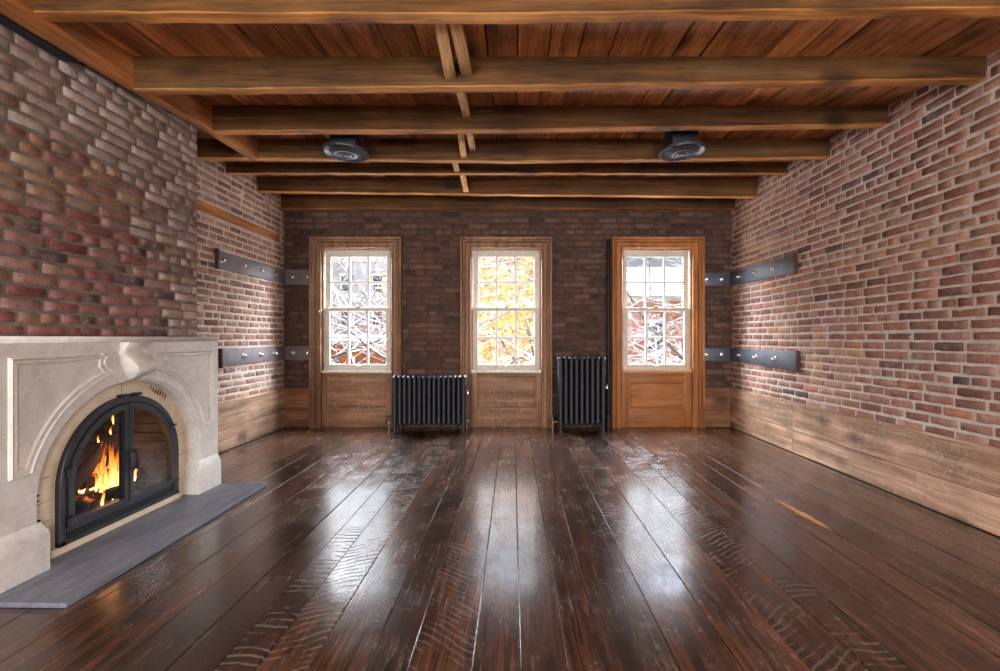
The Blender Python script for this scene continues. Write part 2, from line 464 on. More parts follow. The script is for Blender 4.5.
def col_right(u, v, r):
    c = pick(r, (5, lin(158, 114, 99)), (4, lin(146, 101, 88)), (3, lin(168, 128, 111)), (2, lin(134, 95, 85)), (1, lin(172, 117, 94)), (.6, lin(112, 84, 78)))
    k = 0
    if noise.noise((u * 1.1, v * 1.3, 3.3)) > .18: c = pick(r, (2, lin(172, 130, 106)), (1, lin(150, 104, 88)))
    return vary(c, r, .16), 0
def col_alcove(u, v, r):
    c = pick(r, (5, lin(158, 120, 102)), (4, lin(142, 104, 88)), (3, lin(176, 142, 122)), (1, lin(118, 88, 78)))
    return vary(c, r, .15), 0
def col_breast(u, v, r):
    n = noise.noise((u * .9, v * 1.1, 8.2))
    if v < 1.70 + .25 * n - .10 * (u - 2.3) and u < 3.05 + .2 * n:
        c = pick(r, (5, lin(144, 101, 95)), (2, lin(130, 80, 75)), (3, lin(156, 117, 108)), (1, lin(152, 116, 92)), (1, lin(98, 74, 72)))
    elif v < 2.03 + .3 * n and u < 2.95:
        c = pick(r, (4, lin(156, 122, 96)), (3, lin(144, 106, 82)), (2, lin(140, 96, 86)), (2, lin(164, 138, 118)))
    else:
        c = pick(r, (4, lin(160, 138, 127)), (3, lin(148, 120, 110)), (3, lin(170, 152, 141)), (1.2, lin(122, 102, 95)), (.5, lin(164, 144, 124)))
    return vary(c, r, .14), r.uniform(-.004, .004)
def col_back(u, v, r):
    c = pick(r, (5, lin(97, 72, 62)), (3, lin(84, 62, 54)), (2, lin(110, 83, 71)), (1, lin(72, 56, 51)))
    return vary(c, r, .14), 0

def wall_setting():
    WX = [-1.926, -.083, 1.776]
    holes = [(x - .445, x + .445, .0, 2.215) for x in WX]
    holes_b = [(x - .50, x + .50, -.01, 2.28) for x in WX]
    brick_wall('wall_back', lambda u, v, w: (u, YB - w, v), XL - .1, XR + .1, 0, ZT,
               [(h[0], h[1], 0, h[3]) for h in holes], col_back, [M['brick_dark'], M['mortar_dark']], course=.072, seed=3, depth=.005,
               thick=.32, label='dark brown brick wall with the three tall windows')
    brick_wall('wall_right', lambda u, v, w: (XR - w, u, v), YR, YB + .3, 0, ZT, [], col_right, [M['brick'], M['mortar_light']],
               course=.0675, H=.0575, J=.0095, seed=4, depth=.004, rough=1.25, thick=.3, label='long reddish brick wall facing the fireplace')
    brick_wall('wall_left', lambda u, v, w: (XL + w, u, v), YR, YB + .3, 0, ZT,
               [], col_alcove, [M['brick_washed'], M['mortar_light']], course=.0675, H=.0565, J=.011, seed=5, depth=.0035, rough=1.25, thick=.3, hole_fn=lambda v: [(CB + .1, CE - .1)] + ([(4.0, 5.78)] if 2.24 < v < 2.36 else []),
               label='pale washed brick wall in the alcove beyond the fireplace')
    def fp(v):
        if v > .80: return []
        return [(2.2, 3.3)]
    brick_wall('wall_chimney', lambda u, v, w: (XB + w, u, v), CB, CE, 0, ZT,
               [(2.30, 3.20, 0, .80)], col_breast, [M['brick_breast'], M['mortar_grey']], course=.0615, H=.0525, J=.0095, L=.2, seed=6, depth=.0065,
               rough=1.35, thick=.53, hole_fn=fp, label='rough patched brick chimney breast above the marble mantel')
    # rear of the room, behind the camera: plastered wall
    mb = MB(); mb.box(XL - .1, XR + .1, YR - .2, YR, 0, ZT)
    tag(mb.build('wall_rear', M['plaster']), 'plastered wall closing the room behind the viewer', 'wall', kind='structure')
    return WX
WX = wall_setting()

# ------------------------------------------------------------------ floor
def floor():
    mb = MB(); r = random.Random(21)
    x = XL - .02
    # board 15 etc. keep their saw marks
    saws = {-1.0: 1, -.82: 1, .62: .5, 1.25: .8}
    planks = []
    while x < XR + .02:
        w = r.uniform(.135, .235)
        planks.append((x, min(x + w, XR + .05))); x += w
    for i, (a, b) in enumerate(planks):
        y = YR + r.uniform(-2.4, 0)
        xm = (a + b) / 2
        while y < YB:
            ln = r.uniform(2.2, 4.6)
            y0, y1 = max(y, YR), min(y + ln, YB + .02)
            y += ln
            if y1 - y0 < .02: continue
            s = 0
            if -1.02 < xm < -.62: s = .9 if y0 < 3.6 else .5
            elif 1.05 < xm < 1.35: s = .6
            elif r.random() < .12: s = .35
            c = (r.uniform(.1, .95) if r.random() > .2 else r.uniform(.7, 1.0), s, r.random(), (xm + 3) / 6)
            g = .0013; e = .0022; zt = r.uniform(-.0012, .0012)
            n = max(1, int((y1 - y0) / .25))
            wob = [r.uniform(-.0012, .0012) for _ in range(n + 1)]
            rows = []
            for k in range(n + 1):
                yy = y0 + g + (y1 - y0 - 2 * g) * k / n
                row = []
                for xx, zz in ((a + g, -.02), (a + g + wob[k] * .6, -.0012), (a + g + e, 0), (xm, -.0005 + r.uniform(-.0006, .0006)), (b - g - e, 0), (b - g + wob[k] * .6, -.0012), (b - g, -.02)):
                    row.append(mb.vert((xx, yy, zz + zt), c))
                rows.append(row)
            for k in range(n):
                for j in range(6):
                    mb.face(rows[k][j], rows[k][j + 1], rows[k + 1][j + 1], rows[k + 1][j])
            mb.face(*rows[0]); mb.face(*reversed(rows[-1]))
    mb.mat = 1
    mb.cur = (.3, 0, .3, 1)
    mb.box(XL - .3, XR + .3, YR - .2, YB + .32, -.2, -.014)
    o = mb.build('floor', [M['floor'], M['soot']], smooth=True, angle=18)
    tag(o, 'dark reddish brown glossy wide plank floor with saw marks', 'floor', kind='structure')
floor()
def splinter():
    mb = MB(); r = random.Random(4)
    a, b = Vector(PX(765, 494, 475 * 1.1 / 156)), Vector(PX(832, 531, 475 * 1.1 / 193))
    a.z = b.z = .0
    t = (b - a); s = Vector((t.y, -t.x, 0)).normalized()
    n = 26; rows = []
    for k in range(n + 1):
        f = k / n; w = .035 * sin(pi * min(1, f * 1.02)) ** .6 * (.35 + .9 * f) * r.uniform(.7, 1.1)
        p = a.lerp(b, f)
        rows.append([mb.vert(p - s * w + Vector((0, 0, .0015))), mb.vert(p + Vector((0, 0, .004))), mb.vert(p + s * w * .8 + Vector((0, 0, .0015)))])
    for k in range(n):
        for j in range(2): mb.face(rows[k][j], rows[k][j + 1], rows[k + 1][j + 1], rows[k + 1][j])
    tag(mb.build('trim_9', M['raw'], smooth=True), 'pale raw splintered strip in the dark floor towards the long brick wall', 'floor', kind='structure')
splinter()

# ------------------------------------------------------------------ ceiling boards, joists
CEIL = [(YR - .1, 1.53), (2.14, 1.565), (2.71, 1.605), (3.42, 1.675), (4.05, 1.70), (4.68, 1.725), (5.25, 1.78), (YB + .3, 1.83)]
def ceil_h(y):
    for (a, ha), (b, hb) in zip(CEIL, CEIL[1:]):
        if y <= b: return CAMZ + ha + (hb - ha) * (y - a) / (b - a)
    return CAMZ + CEIL[-1][1]
def ceiling():
    mb = MB(); r = random.Random(31)
    x = XL - .2
    while x < XR + .2:
        w = r.uniform(.165, .2); g = r.uniform(.002, .006) if r.random() > .12 else .012
        t = r.random(); mb.cur = (t, r.random(), r.random(), 1)
        tone = r.uniform(.15, .95); mb.cur = (tone, tone, tone, 1)
        dz = r.uniform(-.004, .004)
        prof = [(y, CAMZ + h + dz) for y, h in CEIL]
        mb.loft([[(x + g, y, z), (x + w - g, y, z), (x + w - g, y, z + .03), (x + g, y, z + .03)] for y, z in prof])
        x += w
    mb.mat = 1
    prof = CEIL
    mb.loft([[(XL - .3, y, CAMZ + h + .03), (XR + .3, y, CAMZ + h + .03), (XR + .3, y, CAMZ + h + .25), (XL - .3, y, CAMZ + h + .25)] for y, h in prof])
    o = mb.build('ceiling', [M['boards'], M['soot']], angle=30)
    tag(o, 'brown board ceiling laid over the exposed joists', 'ceiling', kind='structure')
ceiling()

JOISTS = [  # depth of near face, thickness, (x_left,h), (x_mid,h), (x_right,h)
    (2.14, .08, (-2.165, 1.4715), (0, 1.465), (XR + .08, 1.50)),
    (2.71, .077, (-2.165, 1.42), (0, 1.442), (XR + .08, 1.482)),
    (3.42, .084, (-2.165, 1.494), (0, 1.505), (XR + .08, 1.548)),
    (4.05, .075, (XL - .08, 1.544), (0, 1.51), (XR + .08, 1.545)),
    (4.68, .065, (XL - .08, 1.627), (0, 1.625), (XR + .08, 1.625)),
    (5.25, .085, (XL - .08, 1.625), (0, 1.588), (XR + .08, 1.563)),
    (5.78, .085, (XL - .08, 1.58), (0, 1.58), (XR + .08, 1.57)),
]
JL = ['heavy ceiling joist closest to the viewer, at the very top of the photo', 'second ceiling joist back, its left end butting the trimmer beam',
      'third ceiling joist back, just before the round vents', 'fourth ceiling joist back, running behind the round vents',
      'shallow fifth ceiling joist, between the vents and the window wall', 'sixth ceiling joist, last one free of the window wall',
      'dark ceiling joist lying against the top of the window wall']
def joist_h(J, x):
    (xa, ha), (xm, hm), (xb, hb) = J[2:]
    return CAMZ + (ha + (hm - ha) * (x - xa) / (xm - xa) if x < xm else hm + (hb - hm) * (x - xm) / (xb - xm))
def joists():
    r = random.Random(17)
    for i, J in enumerate(JOISTS):
        d, t = J[0], J[1]
        mb = MB(); n = 40; xa, xb = J[2][0], J[4][0]
        tone = [.55, .35, .4, .42, .3, .45, .25][i]; mb.cur = (tone, tone, tone, 1)
        rings = []
        for k in range(n + 1):
            x = xa + (xb - xa) * k / n; zb = joist_h(J, x); zt = max(ceil_h(d), ceil_h(d + t)) + .006
            o = [r.uniform(-.0025, .0025) for _ in range(4)]
            c = .006
            rings.append([(x, d + o[0], zt), (x, d + o[1], zb + c + o[2]), (x, d + c + o[1], zb + o[2]), (x, d + t - c + o[3], zb + o[2]), (x, d + t + o[3], zb + c), (x, d + t, zt)])
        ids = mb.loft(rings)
        for q in ids:      # light put into the colour: sides shaded dark, underside left bright
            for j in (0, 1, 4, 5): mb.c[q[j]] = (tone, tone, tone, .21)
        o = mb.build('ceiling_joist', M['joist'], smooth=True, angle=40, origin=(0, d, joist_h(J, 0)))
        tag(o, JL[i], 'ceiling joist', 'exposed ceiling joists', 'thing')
joists()
def trimmer():
    mb = MB(); mb.cur = (.7, .7, .7, 1)
    prof = [(.6, 1.40), (2.13, 1.418), (2.735, 1.443), (3.36, 1.497), (4.045, 1.515)]
    rings = []
    ys = [.6 + (4.045 - .6) * k / 24 for k in range(25)]
    rr = random.Random(3)
    for y in ys:
        for (a, ha), (b, hb) in zip(prof, prof[1:]):
            if a <= y <= b + 1e-6: h = ha + (hb - ha) * (y - a) / (b - a); break
        z = CAMZ + h; zt = ceil_h(y) + .004; o = rr.uniform(-.002, .002); c = .006
        rings.append([(-2.165 + o, y, zt), (-2.165 + o, y, z + c), (-2.165 - c, y, z + o), (-2.243 + c, y, z + o), (-2.243, y, z + c), (-2.243, y, zt)])
    mb.loft(rings)
    o = mb.build('trimmer_beam', M['trimmer'], smooth=True, angle=40, origin=(-2.2, .6, CAMZ + 1.4))
    tag(o, 'long orange-brown trimmer beam running along the chimney breast under the ceiling', 'beam', kind='thing')
trimmer()
def struts():
    A = lambda i: JOISTS[i][0] + JOISTS[i][1]
    B = lambda i: JOISTS[i + 1][0]
    L = [ # (joist index, x, kind, lower/upper end heights above lower edge, width, label)
        (0, -.35, 'A', .035, .06, 'crossed bridging strut between first and second joists, left of the pair'),
        (0, -.272, 'B', .02, .06, 'crossed bridging strut between first and second joists, right of the pair'),
        (1, -.335, 'A', .085, .055, 'bridging strut between the second and third joists'),
        (2, -.402, 'A', .02, .05, 'longer bridging strut between the third and fourth joists'),
        (2, -.325, 'B', .02, .05, 'shorter bridging strut right beside another between third and fourth joists'),
        (3, -.535, 'A', .012, .05, 'short bridging strut between the fourth and fifth joists'),
        (4, -.515, 'A', .015, .055, 'bridging strut between the fifth and sixth joists')]
    for i, x, k, off, w, lab in L:
        y0, y1 = A(i) + .001, B(i) - .001
        lo0, lo1 = joist_h(JOISTS[i], x), joist_h(JOISTS[i + 1], x)
        t = .032
        if k == 'A': z0, z1 = ceil_h(y0) - .06, lo1 + off + t
        else: z0, z1 = lo0 + off, ceil_h(y1) - .075
        if i == 3: z0 = min(z0, lo0 + .11)
        mb = MB(); sl = R.uniform(-.02, .02)
        mb.cur = (R.uniform(.5, 1),) * 3 + (1,)
        mb.loft([[(x - w / 2, y0, z0), (x + w / 2, y0, z0), (x + w / 2, y0, z0 + t), (x - w / 2, y0, z0 + t)],
                 [(x - w / 2 + sl, y1, z1 - t), (x + w / 2 + sl, y1, z1 - t), (x + w / 2 + sl, y1, z1), (x - w / 2 + sl, y1, z1)]])
        o = mb.build('bridging_strut', M['strut'], bevel=.003, origin=(x, (y0 + y1) / 2, min(z0, z1)))
        tag(o, lab, 'strut', 'bridging struts between the joists')
struts()

# ------------------------------------------------------------------ vents
def vents():
    for px, py, tilt, lab in ((346, 152, .05, 'round black ceiling diffuser on the fireplace side'), (682, 151, -.05, 'round black ceiling diffuser on the side of the long brick wall')):
        d = 3.74; x, y, z = PX(px, py, d)
        z += .0
        t = thing('ceiling_vent', (x, y, z), lab, 'vent', 'round ceiling vents')
        rot = Matrix.Rotation(tilt, 3, 'Y') @ Matrix.Rotation(math.radians(-1), 3, 'X')
        dn = rot @ Vector((0, 0, -1)); c = Vector((x, y, z))
        mb = MB(); q = .1
        mb.box(x - q, x + q, y - q + .02, y + q + .02, z - .005, ceil_h(y) - .002)
        mb.build('duct_neck', M['ventblack'], t, bevel=.004)
        mb = MB()
        mb.lathe(c, dn, [(.10, -.012), (.172, -.012), (.178, 0), (.176, .012), (.165, .016), (.135, .004), (.13, -.004)], 48)
        mb.build('rim', M['ventgrey'], t, smooth=True, angle=30)
        for ro, ri, h in ((.125, .092, .026), (.08, .055, .03), (.044, .026, .034)):
            mb = MB()
            mb.lathe(c, dn, [(ri - .006, h - .022), (ro, h - .026), (ro + .004, h - .018), (ri, h + .004), (ri - .006, h)], 40)
            mb.build('cone_ring', M['ventgrey'], t, smooth=True, angle=30)
        mb = MB(); mb.lathe(c, dn, [(.128, -.004), (.128, .001), (.001, .001)], 32)
        mb.build('throat', M['ventblack'], t, smooth=True)
        p = c + rot @ Vector((-.11, -.02, 0)) + dn * .012
        mb = MB(); mb.lathe(p, dn, [(.008, -.006), (.008, .004), (.004, .008), (.001, .009)], 12)
        mb.build('screw', M['chrome'], t, smooth=True)
vents()

# ------------------------------------------------------------------ windows
def frame_profile(mb, cx, hw_out, hw_in, ztop_out, ztop_in, prof, zbot=0):
    """casing: three mitred legs; prof = list of (t 0 inner..1 outer, protrusion)"""
    yw = YB - .004
    def path(t):
        hw = hw_in + (hw_out - hw_in) * t; zt = ztop_in + (ztop_out - ztop_in) * t
        return [(cx - hw, zbot), (cx - hw, zt), (cx + hw, zt), (cx + hw, zbot)]
    pts = [(0, -.03)] + prof + [(1, -.004)]
    rings = []
    for k in range(4):
        rings.append([(path(t)[k][0], yw - p, path(t)[k][1]) for t, p in pts])
    mb.loft(rings)

def rect_frame(mb, x0, x1, z0, z1, w, y0, y1, wb=None, wt=None):
    wb = wb or w; wt = wt or w
    mb.box(x0, x0 + w, y0, y1, z0, z1); mb.box(x1 - w, x1, y0, y1, z0, z1)
    mb.box(x0 + w, x1 - w, y0, y1, z0, z0 + wb); mb.box(x0 + w, x1 - w, y0, y1, z1 - wt, z1)

def windows():
    labs = ['sash window closest to the fireplace, bare snowy branches outside', 'middle sash window with orange leaves outside', 'sash window beside the long brick wall, in a fresher orange-brown casing']
    for i, cx in enumerate(WX):
        wood, woodh = (M['casing_new'], M['casing_new_h']) if i == 2 else (M['casing'], M['casing_h'])
        w = thing('window_%d' % (i + 1), (cx, YB, 0), labs[i], 'window', 'sash windows', 'structure')
        mb = MB(); tn = (.35, .45, .6)[i]; mb.cur = (tn, tn, tn, 1)
        frame_profile(mb, cx, .564, .43, 2.337, 2.203,
                      [(0, .012), (.05, .024), (.1, .024), (.13, .012), (.2, .016), (.25, .022), (.42, .022), (.5, .022), (.53, .012), (.57, .034), (.66, .044), (.72, .046), (.75, .03), (.79, .056), (.84, .072), (.95, .074), (1, .064)])
        mb.build('casing', wood, w, smooth=True, angle=18)
        # jamb lining
        hw = .43; yj0, yj1 = YB - .01, YB + .24
        mb = MB(); mb.cur = (.5, .5, .5, 1)
        mb.box(cx - hw - .016, cx - hw, yj0, yj1, .0, 2.22); mb.box(cx + hw, cx + hw + .016, yj0, yj1, .0, 2.22)
        mb.box(cx - hw, cx + hw, yj0, yj1, 2.203, 2.22)
        mb.build('jamb', M['sash_dirty'] if i != 2 else M['sash'], w, bevel=.002)
        # stop beads
        mb = MB()
        for s in (-1, 1):
            mb.box(cx + s * hw - (.016 if s > 0 else 0), cx + s * hw + (.016 if s < 0 else 0), YB + .012, YB + .034, .70, 2.203)
        mb.box(cx - hw + .016, cx + hw - .016, YB + .012, YB + .034, 2.187, 2.203)
        mb.cur = (.5, .5, .5, 1)
        mb.build('stop_bead', wood, w, bevel=.003)
        # sill
        mb = MB(); mb.box(cx - hw, cx + hw, YB - .02, YB + .24, .668, .695)
        mb.build('sill', M['sash_dirty'] if i != 2 else woodh, w, bevel=.004)
        # sashes: lower is the inner one
        for nm, y0, z0, z1, wb, wt in (('lower_sash', YB + .036, .696, 1.475, .068, .036), ('upper_sash', YB + .078, 1.436, 2.2025, .036, .082)):
            if nm == 'upper_sash': lab = 'upper_sash'
            x0, x1 = cx - hw + .013, cx + hw - .013
            st = .06; y1 = y0 + .036
            mb = MB(); rect_frame(mb, x0, x1, z0, z1, st, y0, y1, wb, wt)
            sash = mb.build(nm, M['sash_dirty'], w, bevel=.003)
            gx0, gx1, gz0, gz1 = x0 + st, x1 - st, z0 + wb, z1 - wt
            mb = MB()
            rect_frame(mb, gx0 - .003, gx1 + .003, gz0 - .003, gz1 + .003, .011, y0 + .004, y1 - .006)
            for k in (1, 2):
                xx = gx0 + (gx1 - gx0) * k / 3; mb.box(xx - .0135, xx + .0135, y0 + .005, y1 - .006, gz0, gz1)
            zz = (gz0 + gz1) / 2; mb.box(gx0, gx1, y0 + .006, y1 - .007, zz - .0135, zz + .0135)
            mb.build('muntin', M['sash'], sash, bevel=.003)
            mb = MB(); mb.box(gx0, gx1, y0 + .018, y0 + .021, gz0, gz1)
            mb.build('glass', M['glass'], sash)
            if nm == 'lower_sash':
                mb = MB(); mb.box(cx - .03, cx + .03, y0 - .012, y0 + .002, z0 + .05, z0 + .066); mb.lathe((cx, y0 - .01, z0 + .058), (0, -1, 0), [(.012, 0), (.012, .01), (.006, .016), (.001, .017)], 12)
                mb.build('sash_lift', M['sash'], sash, bevel=.002)
                mb = MB(); mb.box(cx - .025, cx + .025, y0, y0 + .03, z1, z1 + .012); mb.lathe((cx, y0 + .015, z1 + .012), (0, 0, 1), [(.013, 0), (.013, .01), (.004, .016)], 12)
                mb.build('latch', M['brass'], sash, bevel=.002)
        # recessed panel under the sill
        yb = YB + .005
        mb = MB(); mb.cur = (.5, .5, .5, 1)
        x0, x1 = cx - hw, cx + hw
        px0, px1, pz0, pz1 = (cx - .36, cx + .36, .235, .63) if i < 2 else (cx - .335, cx + .335, .215, .55)
        mb.box(x0, px0, yb, yb + .04, .0, .668); mb.box(px1, x1, yb, yb + .04, .0, .668)
        mb.build('panel_stile', wood, w, bevel=.003)
        mb = MB(); mb.cur = (.55, .55, .55, 1)
        mb.box(px0, px1, yb, yb + .04, .0, pz0); mb.box(px0, px1, yb, yb + .04, pz1, .668)
        mb.build('panel_rail', woodh, w, bevel=.003)
        mb = MB(); mb.cur = (.8, .8, .8, 1) if i == 2 else (.6, .6, .6, 1)
        e = .022
        mb.loft([[(px0, yb + .004, pz0), (px1, yb + .004, pz0), (px1, yb + .004, pz1), (px0, yb + .004, pz1)],
                 [(px0 + e, yb + .016, pz0 + e), (px1 - e, yb + .016, pz0 + e), (px1 - e, yb + .016, pz1 - e), (px0 + e, yb + .016, pz1 - e)],
                 [(px0 + e + .006, yb + .012, pz0 + e + .006), (px1 - e - .006, yb + .012, pz0 + e + .006), (px1 - e - .006, yb + .012, pz1 - e - .006), (px0 + e + .006, yb + .012, pz1 - e - .006)],
                 ], cap=False)
        n = len(mb.v); mb.face(n - 4, n - 3, n - 2, n - 1)
        mb.build('panel', woodh, w)
        if i == 2:
            mb = MB(); mb.cur = (.35, .35, .35, 1)
            mb.box(px0 - .02, px1 + .02, yb - .006, yb + .001, .05, .165)
            mb.build('patch_board', woodh, w, bevel=.002)
        if i == 0:
            mb = MB(); mb.box(cx - hw - .02, cx - hw + .012, YB - .035, YB - .012, 1.43, 1.455); mb.tube([(cx - hw - .005, YB - .03, 1.44), (cx - hw - .012, YB - .06, 1.42), (cx - hw - .005, YB - .05, 1.39)], .006, 8)
            mb.build('catch', M['chrome'], w, bevel=.002)
        # outer wall closing below the sill
        mb = MB(); mb.box(cx - .445, cx + .445, YB + .06, YB + .32, 0, .668)
        mb.build('apron', M['mortar_dark'], w)
windows()

# ------------------------------------------------------------------ salvaged board wainscots
def wains():
    r = random.Random(9)
    def run(name, fx, a, b, cuts, z1, mat, lab, axis, th=.03):
        mb = MB()
        ends = [a] + cuts + [b]
        for p, q in zip(ends, ends[1:]):
            zs = [.004, .22, z1 - .018]
            for za, zb in zip(zs, zs[1:]):
                t = r.uniform(.45, 1); mb.cur = (t, t, t, 1)
                n = max(2, int((q - p) / .3)); rings = []
                for k in range(n + 1):
                    u = p + .002 + (q - p - .004) * k / n; o = [r.uniform(-.001, .001) for _ in range(4)]
                    g = .0008
                    rings.append([fx(u, o[0], za + g), fx(u, th + o[0], za + g + .002), fx(u, th + o[1], zb - g - .002), fx(u, o[1], zb - g)])
                mb.loft(rings)
        t = .6; mb.cur = (t, t, t, 1)
        rings = []
        n = int((b - a) / .3) + 1
        for k in range(n + 1):
            u = a + (b - a) * k / n; o = r.uniform(-.002, .002)
            rings.append([fx(u, 0, z1 - .018), fx(u, th + .006 + o, z1 - .018), fx(u, th + .007 + o, z1 - .004), fx(u, th + .003 + o, z1 + o * .5), fx(u, 0, z1 + o * .5)])
        mb.loft(rings)
        o = mb.build(name, mat, bevel=0, smooth=True, angle=30)
        tag(o, lab, 'wainscot', kind='structure')
    run('baseboard_right', lambda u, w, z: (XR - .0 - w, u, z), YR, YB - .002, [-.4, 1.9, 4.56], .49, M['wains_y'], 'long salvaged timber wainscot along the foot of the long brick wall', 1, .018)
    run('baseboard_left', lambda u, w, z: (XL + w, u, z), CE - .1, YB - .002, [], .487, M['wains_y'], 'salvaged timber wainscot in the alcove beyond the fireplace', 1)
    run('trim_1', lambda u, w, z: (u, YB - w, z), XL + .03, WX[0] - .566, [], .487, M['wains_x'], 'short timber wainscot between alcove corner and the window closest to the fireplace', 0)
    run('trim_2', lambda u, w, z: (u, YB - w, z), WX[2] + .566, XR - .03, [], .487, M['wains_x'], 'short timber wainscot between the orange-brown casing and the long brick wall', 0)
    # old nailer let into the alcove brickwork
    mb = MB(); mb.cur = (.6, .6, .6, 1)
    mb.box(XL - .03, XL + .004, 4.05, 5.74, 2.25, 2.345)
    tag(mb.build('trim_3', M['trimmer'], bevel=.003), 'flat brown timber strip let into the alcove brickwork under the joists', 'timber strip', kind='structure')
wains()

# ------------------------------------------------------------------ steel plates
def plates():
    def plate(fx, a, b, za0, za1, zb0, zb1, bolts, mat, lab, endcap=None):
        """fx(u, w, z); plate from u=a (z za0..za1) to u=b (zb0..zb1)"""
        c = fx(a, 0, za0)
        t = thing('steel_plate', c, lab, 'steel plate', 'bolted steel plates on the brick walls')
        mb = MB(); th = .016
        mb.loft([[fx(a, -.004, za0), fx(a, th, za0), fx(a, th, za1), fx(a, -.004, za1)], [fx(b, -.004, zb0), fx(b, th, zb0), fx(b, th, zb1), fx(b, -.004, zb1)]])
        mb.build('bar', mat, t, bevel=.002)
        for u in bolts:
            f = (u - a) / (b - a); z = (za0 + (zb0 - za0) * f + za1 + (zb1 - za1) * f) / 2
            o = Vector(fx(u, th - .002, z)); nn = (Vector(fx(u, 1, z)) - Vector(fx(u, 0, z)))
            mb = MB(); mb.lathe(o, nn, [(.027, 0), (.027, .004), (.02, .007), (.017, .007), (.018, .02), (.015, .03), (.006, .035), (.001, .036)], 16)
            mb.build('bolt', M['chrome'], t, smooth=True, angle=40)
        if endcap:
            u, z0, z1 = endcap
            s = .02 if u > a else .02
            mb = MB(); q = [fx(u - .012, -.002, z0), fx(u + .012, .03, z1)]
            mb.box(min(q[0][0], q[1][0]), max(q[0][0], q[1][0]), min(q[0][1], q[1][1]), max(q[0][1], q[1][1]), z0, z1)
            mb.build('end_lug', M['rust'], t, bevel=.003)
    fl = lambda u, w, z: (XL + .008 + w, u, z)
    fr = lambda u, w, z: (XR - .008 - w, u, z)
    fb = lambda u, w, z: (u, YB - .008 - w, z)
    plate(fl, 4.53, 5.83, 1.768, 1.938, 1.772, 1.915, [4.57, 4.93, 5.27, 5.58], M['steel_matte'], 'upper steel plate with four bolts on the alcove brickwork', (4.50, 1.755, 1.95))
    plate(fl, 4.59, 5.83, .825, .99, .84, .998, [4.94, 5.27, 5.58], M['steel_matte'], 'lower steel plate with three bolts on the alcove brickwork', (4.56, .81, 1.0))
    plate(fr, 4.53, 5.83, 1.725, 1.885, 1.742, 1.909, [4.88, 5.23, 5.61], M['steel'], 'upper steel plate with three bolts on the long brick wall', (4.50, 1.71, 1.90))
    plate(fr, 4.50, 5.83, .79, .967, .816, .977, [4.86, 5.23, 5.61], M['steel'], 'lower steel plate with three bolts on the long brick wall', (4.47, .78, .98))
    xa, xb = XL + .03, WX[0] - .566
    plate(fb, xa, xb, 1.756, 1.94, 1.756, 1.94, [xa + .09, xb - .03], M['steel_matte'], 'upper short steel plate between alcove corner and window casing')
    plate(fb, xa, xb, .835, 1.0, .835, 1.0, [xa + .09, xb - .03], M['steel_matte'], 'lower short steel plate between alcove corner and window casing')
    xa, xb = WX[2] + .566, XR - .03
    plate(fb, xa, xb, 1.742, 1.905, 1.742, 1.905, [xa + .04, xb - .1], M['steel'], 'upper short steel plate between orange-brown casing and the long brick wall')
    plate(fb, xa, xb, .82, .977, .82, .977, [xa + .04, xb - .1], M['steel'], 'lower short steel plate between orange-brown casing and the long brick wall')
plates()

# ------------------------------------------------------------------ radiators
def radiator(x0, x1, n, ztop, d0, lab, vent_z, plug):
    t = thing('radiator', ((x0 + x1) / 2, d0 + .1, 0), lab, 'radiator', 'cast iron radiators')
    dep = .19; pitch = (x1 - x0) / n; r = pitch * .48
    for k in range(n):
        x = x0 + pitch * (k + .5); mb = MB(); zb = .085
        ys = [d0 + r * .9, d0 + dep / 2, d0 + dep - r * .9]
        for y in ys:
            mb.tube([(x, y, zb + .02), (x, y, zb + .05), (x, y, ztop - .055), (x, y, ztop - .03)], [r * .9, r * .8, r * .8, r * .9], 10)
        # rounded top and bottom headers
        for zc, hh in ((ztop - .03, .03), (zb + .03, .03)):
            rings = []
            for a in range(9):
                f = a / 8; y = d0 + dep * f; q = sqrt(max(0.02, 1 - (2 * f - 1) ** 6))
                rings.append([(x + r * 1.05 * cos(b * pi / 6) * min(1, q + .1), y, zc + hh * q * sin(b * pi / 6)) for b in range(12)])
            mb.loft(rings)
        # hubs joining sections
        for zc in (ztop - .04, zb + .035):
            mb.lathe((x - pitch / 2 + .0005, d0 + dep / 2, zc), (1, 0, 0), [(.026, 0), (.026, pitch - .001)], 14)
        if k in (0, n - 1):
            for y in (ys[0], ys[2]):
                mb.tube([(x, y, zb + .03), (x, y, .03), (x, y, .0)], [r * .8, r * .55, r * .95], 10)
        mb.build('section', M['iron'], t, smooth=True, angle=50)
    # valve and supply pipe on the left
    xv = x0 - .055; yv = d0 + .09
    mb = MB(); mb.tube([(xv, yv, 0.0), (xv, yv, .15)], .016, 12); mb.lathe((xv, yv, .085), (0, 0, 1), [(.018, 0), (.03, .01), (.03, .035), (.02, .05)], 14)
    mb.tube([(xv, yv, .11), (x0 + .01, yv, .11)], .018, 12); mb.lathe((xv, yv, 0.0005), (0, 0, 1), [(.036, 0), (.036, .008), (.02, .012)], 16)
    v = mb.build('valve', M['brass'], t, smooth=True, angle=40)
    mb = MB(); mb.lathe((xv, yv, .15), (0, 0, 1), [(.008, 0), (.008, .02), (.032, .024), (.034, .034), (.026, .04)], 12)
    mb.build('valve_handle', M['iron'], v, smooth=True, angle=40)
    mb = MB(); mb.tube([(x1 - .005, d0 + .06, vent_z), (x1 + .02, d0 + .06, vent_z)], .008, 8); mb.lathe((x1 + .02, d0 + .06, vent_z - .022), (0, 0, 1), [(.006, 0), (.013, .006), (.013, .04), (.005, .052)], 12)
    mb.build('air_vent', M['chrome'], t, smooth=True, angle=40)
    if plug:
        mb = MB(); mb.lathe((x1, d0 + .095, .12), (1, 0, 0), [(.03, 0), (.03, .012), (.018, .014), (.018, .03)], 6)
        mb.build('plug', M['chrome'], t)
